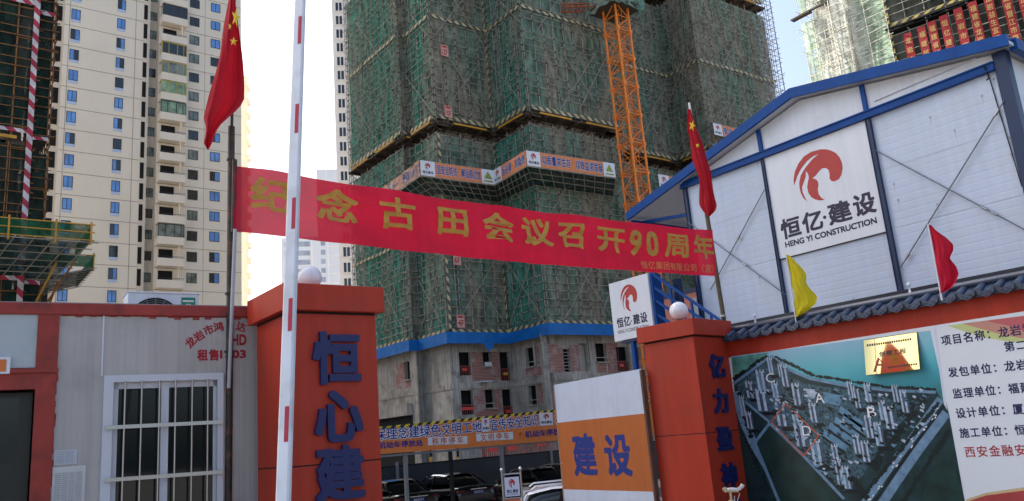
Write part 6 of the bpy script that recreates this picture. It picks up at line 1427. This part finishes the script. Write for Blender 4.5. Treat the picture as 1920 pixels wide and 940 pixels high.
# ------------------------------------------------------------------ cars
M_tyre = mat('tyre', (.015, .015, .015), .85, 0); M_rim = mat('rim', (.4, .4, .41), .3, .05, metal=.8)
M_lamp = mat('tail_lamp', (.35, .012, .015), .12, .3, 30, spec=.7, coat=.5); M_plate = mat('plate_blue', (.02, .09, .38), .35, 0); M_chr = mat('chrome', (.75, .75, .76), .12, 0, metal=1)
def make_car(name, loc, rotz, paint, label, suv=False, group=None):
    """nose towards local +y, rear at y = 0"""
    t = thing(name, loc, label, 'car', group, rotz); Mx = ROOTM[t.name]
    W = .90; Lc = 4.55 if not suv else 4.6; H = 1.46 if not suv else 1.70; belt = .94 if not suv else 1.02
    def ring(y, hw, zb, zs, zt, crown=.02):
        return [Mx @ Vector(p) for p in ((-hw*.86, y, zb), (-hw*.98, y, zb+.12), (-hw, y, (zb+zs)/2), (-hw*.985, y, zs), (-hw*.86, y, zt), (-hw*.45, y, zt+crown), (0, y, zt+crown*1.4), (hw*.45, y, zt+crown), (hw*.86, y, zt), (hw*.985, y, zs), (hw, y, (zb+zs)/2), (hw*.98, y, zb+.12), (hw*.86, y, zb))]
    if not suv: st = [(-.02, .72, .36, .60, .72), (.04, .80, .28, .80, .93), (.14, .855, .22, .86, .985), (.5, .89, .2, .88, .995), (1.0, .9, .18, .86, .97), (2.2, .9, .18, .86, .95), (3.3, .89, .18, .84, .95), (3.9, .86, .2, .76, .86), (4.35, .78, .24, .64, .74), (4.52, .62, .32, .5, .58)]
    else: st = [(-.02, .74, .42, .70, .86), (.05, .84, .32, .90, 1.02), (.3, .90, .26, .96, 1.06), (2.2, .92, .24, .95, 1.05), (3.3, .91, .24, .93, 1.04), (4.0, .88, .26, .86, .97), (4.4, .8, .3, .7, .82), (4.58, .64, .4, .56, .64)]
    m = MB(); m.rings([ring(*s) for s in st]); m.build('body', paint, t, subsurf=2)
    if not suv: gh = [(.62, .76, .97, .60, .985), (1.28, .80, .95, .575, 1.385), (1.75, .82, .94, .60, 1.43), (2.35, .82, .94, .60, 1.43), (2.75, .81, .94, .585, 1.38), (3.42, .78, .93, .62, .955)]
    else: gh = [(.10, .82, 1.03, .66, 1.08), (.42, .84, 1.03, .66, 1.58), (.9, .86, 1.02, .68, 1.66), (2.2, .86, 1.02, .68, 1.66), (2.7, .84, 1.02, .66, 1.58), (3.4, .8, 1.01, .66, 1.04)]
    def gring(y, hb, zb, ht, zt): return [Mx @ Vector(p) for p in ((-hb, y, zb), (-ht-.03, y, zt-.03), (-ht+.06, y, zt), (0, y, zt+.018), (ht-.06, y, zt), (ht+.03, y, zt-.03), (hb, y, zb))]
    m = MB(); m.rings([gring(*s) for s in gh]); gl = m.build('glasshouse', M_glassd, t, subsurf=1)
    # roof skin and pillars
    rf = MB()
    top = gh[1:-1] if not suv else gh[1:-1]
    rows_ = [[Mx @ Vector(p) for p in ((-ht-.035, y, zt-.035), (-ht+.06, y, zt+.008), (0, y, zt+.028), (ht-.06, y, zt+.008), (ht+.035, y, zt-.035))] for y, hb, zb, ht, zt in top]
    for a, b in zip(rows_, rows_[1:]): 
        for k in range(4): rf.face([a[k], a[k+1], b[k+1], b[k]], 0, True)
    rf.build('roof', paint, t)
    pm = MB()
    for sg in (-1, 1):
        for i, j in ((0, 1), (-1, -2)):
            a, b = gh[i], gh[j]; p = Mx @ Vector((sg*(a[1]), a[0], a[2])); q = Mx @ Vector((sg*(b[3]+.025), b[0], b[4]-.03)); pm.bar(p, q, .07, .05); pm.build('roof_pillar', paint, t); pm = MB()
        mid = (gh[2][0]+gh[3][0])/2 if not suv else 1.6
        pm.bar(Mx @ Vector((sg*gh[2][1], mid, gh[2][2])), Mx @ Vector((sg*(gh[2][3]+.028), mid, gh[2][4]-.03)), .05, .03); pm.build('roof_pillar', paint, t); pm = MB()
    for sg in (-1, 1):
        zl = .80 if not suv else .95
        m = MB(); w = .20
        m.rings([[Mx @ Vector((sg*(.60+dx*w), .055-k*.03 + (abs(dx) > .6)*.05*(dx > 0) , zl+dz*.085)) for dx, dz in ((-1, -.3), (-.4, -.9), (.6, -1), (1.15, -.2), (1.2, .6), (.5, .9), (-.5, .8))] for k in (-1, .6, 1)]); m.build('tail_light', M_lamp, t)
        m = MB(); m.rings([[Mx @ Vector((sg*(.97+.09*c), 2.95+.05*s_, 1.0+.07*s2)) for c, s_, s2 in ((-1, 0, -.6), (0, -1, -.9), (1, -.3, -.5), (1, -.3, .7), (0, -1, .9), (-1, 0, .5))], [Mx @ Vector((sg*(.97+.07*c), 3.08, 1.0+.05*s2)) for c, s2 in ((-1, -.6), (0, -.9), (1, -.5), (1, .7), (0, .9), (-1, .5))]]); m.build('mirror', paint, t)
        for y in (.85, 3.6):
            m = MB(); a, b = Mx @ Vector((sg*.72, y, .31)), Mx @ Vector((sg*.91, y, .31)); m.tube(a, b, .31, 24); w_ = m.build('wheel', M_tyre, t)
            m = MB(); m.tube(b, Mx @ Vector((sg*.915, y, .31)), .2, 20); m.build('rim', M_rim, w_)
    zp = .78 if not suv else .9
    m = MB(); F = Frame(Mx @ Vector((0, -.03, 0)), Mx.to_3x3() @ Vector((1, 0, 0))); F.p.z = loc[2]; m.fbox(F, -.22, .22, zp-.07, zp+.07, -.06, .012); m.build('number_plate', M_plate, t)
    m = MB(); x = -.19
    for wd_ in (.05, .05, .02, .05, .05, .05, .05): m.fbox(F, x, x+wd_*.75, zp-.04, zp+.04, .0125, .0135); x += wd_+.008
    m.build('plate_characters', M_whitepr, t)
    m = MB(); m.fbox(F, -.34, .34, zp+.095, zp+.125, -.06, .018); m.build('chrome_strip', M_chr, t)
    m = MB(); m.lathe([(.001, 0), (.045, 0), (.045, .012), (.001, .012)], F.P(0, zp+.16, .0), 12); m.build('badge', M_chr, t)
    m = MB(); m.fbox(F, -.76, .76, .30, .42, -.10, .015); m.build('bumper_trim', M_dark, t)
    for sg in (-1, 1): m = MB(); m.fbox(F, sg*.62-.08, sg*.62+.08, .45, .49, -.05, .016); m.build('reflector', M_lamp, t)
    if suv:
        for sg in (-1, 1): m = MB(); m.path([Mx @ Vector((sg*.60, y, z)) for y, z in ((.5, 1.63), (.6, 1.70), (2.2, 1.735), (2.6, 1.69), (2.7, 1.62))], .018, 6); m.build('roof_rail', M_chr, t)
        m = MB(); m.bar(Mx @ Vector((-.6, .40, 1.62)), Mx @ Vector((.6, .40, 1.62)), .18, .03); m.build('spoiler', paint, t)
    return t
P_blk = mat('black_car_paint', (.008, .009, .012), .15, 0, spec=.6, coat=1); P_navy = mat('navy_car_paint', (.008, .010, .022), .15, 0, spec=.6, coat=1)
P_gry = mat('grey_car_paint', (.06, .06, .065), .2, 0, spec=.6, coat=1); P_slv = mat('silver_car_paint', (.42, .43, .44), .25, 0, metal=.3, coat=1); P_wht = mat('white_car_paint', (.75, .76, .78), .2, .02, coat=1)
cg = 'cars parked along the dark fence'
def by_plate(x, y, zp): d = atz(x, y, yz+zp); return (d.x, d.y, yz)
make_car('parked_car', by_plate(897, 922, .78), rad(-3), P_navy, 'dark navy saloon parked in the middle, its tail lights facing out', False, cg)
make_car('parked_car', by_plate(785, 937, .78), rad(-3), P_blk, 'black saloon parked nearest the lettered gate pillar', False, cg)
a = atd(985, 885, 31.5); make_car('parked_car', (a.x+.6, a.y-1.6, yz-.05), rad(-2), P_gry, 'dark grey saloon parked behind the small sign stand', False, cg)
a = atd(1045, 880, 32.5); make_car('parked_car', (a.x+1.0, a.y-1.2, yz+.0), rad(-2), P_slv, 'silver saloon parked furthest right by the gate leaf', False, cg)
a = atd(948, 905, 17.5); make_car('white_car', (a.x, a.y, 1.65-.0522*17.5-1.735), rad(-126), P_wht, 'white car with roof rails standing before the other parked cars', True)

# ------------------------------------------------------------------ small sign stand
D = 15.0; FT_ = Frame((atd(941, 890, D).x, atd(941, 890, D).y), tuple((atd(976, 888, D)-atd(941, 890, D)))[:2])
sw_ = (atd(976, 888, D)-atd(941, 890, D)); sw_.z = 0; sw_ = sw_.length; zz = ground_z(*FT_.P(0, 0)[:2])
t = thing('sign_stand', FT_.P(sw_/2, zz), 'stainless sign stand with round knobs and a small emblem panel', 'sign')
ztp = FT_.px(940, 884)[1]
for s in (0, sw_):
    m = MB(); m.tube(FT_.P(s, zz, 0), FT_.P(s, ztp, 0), .017, 10); m.build('post', M_steel, t)
    m = MB(); m.lathe([(max(.001, .03*math.sin(math.pi*k/8)), .03-.03*math.cos(math.pi*k/8)) for k in range(9)], FT_.P(s, ztp-.005, 0), 12); m.build('knob', mat('bright_knob', (.8, .8, .8), .15, 0, metal=.6), t)
zr = FT_.px(958, 889)[1]; z1_ = FT_.px(958, 895)[1]; z0_ = FT_.px(958, 931)[1]
for zq in (zr, z0_-.035): m = MB(); m.tube(FT_.P(0, zq, 0), FT_.P(sw_, zq, 0), .011, 8); m.build('crossbar', M_steel, t)
m = MB(); m.fbox(FT_, .035, sw_-.035, z0_, z1_, -.006, .006); m.build('panel', mat('stand_panel', (.60, .66, .78), .4, .03), t)
company_panel(FT_, .035, sw_-.035, z0_-.01, z1_, .0085, 'panel', t, mat('bright_red', (.5, .03, .03), .45, 0), M_ink)
m = MB(); m.fbox(FT_, .035, sw_-.035, z0_-.40, z0_-.05, -.006, .006); m.build('panel', M_redpr, t)
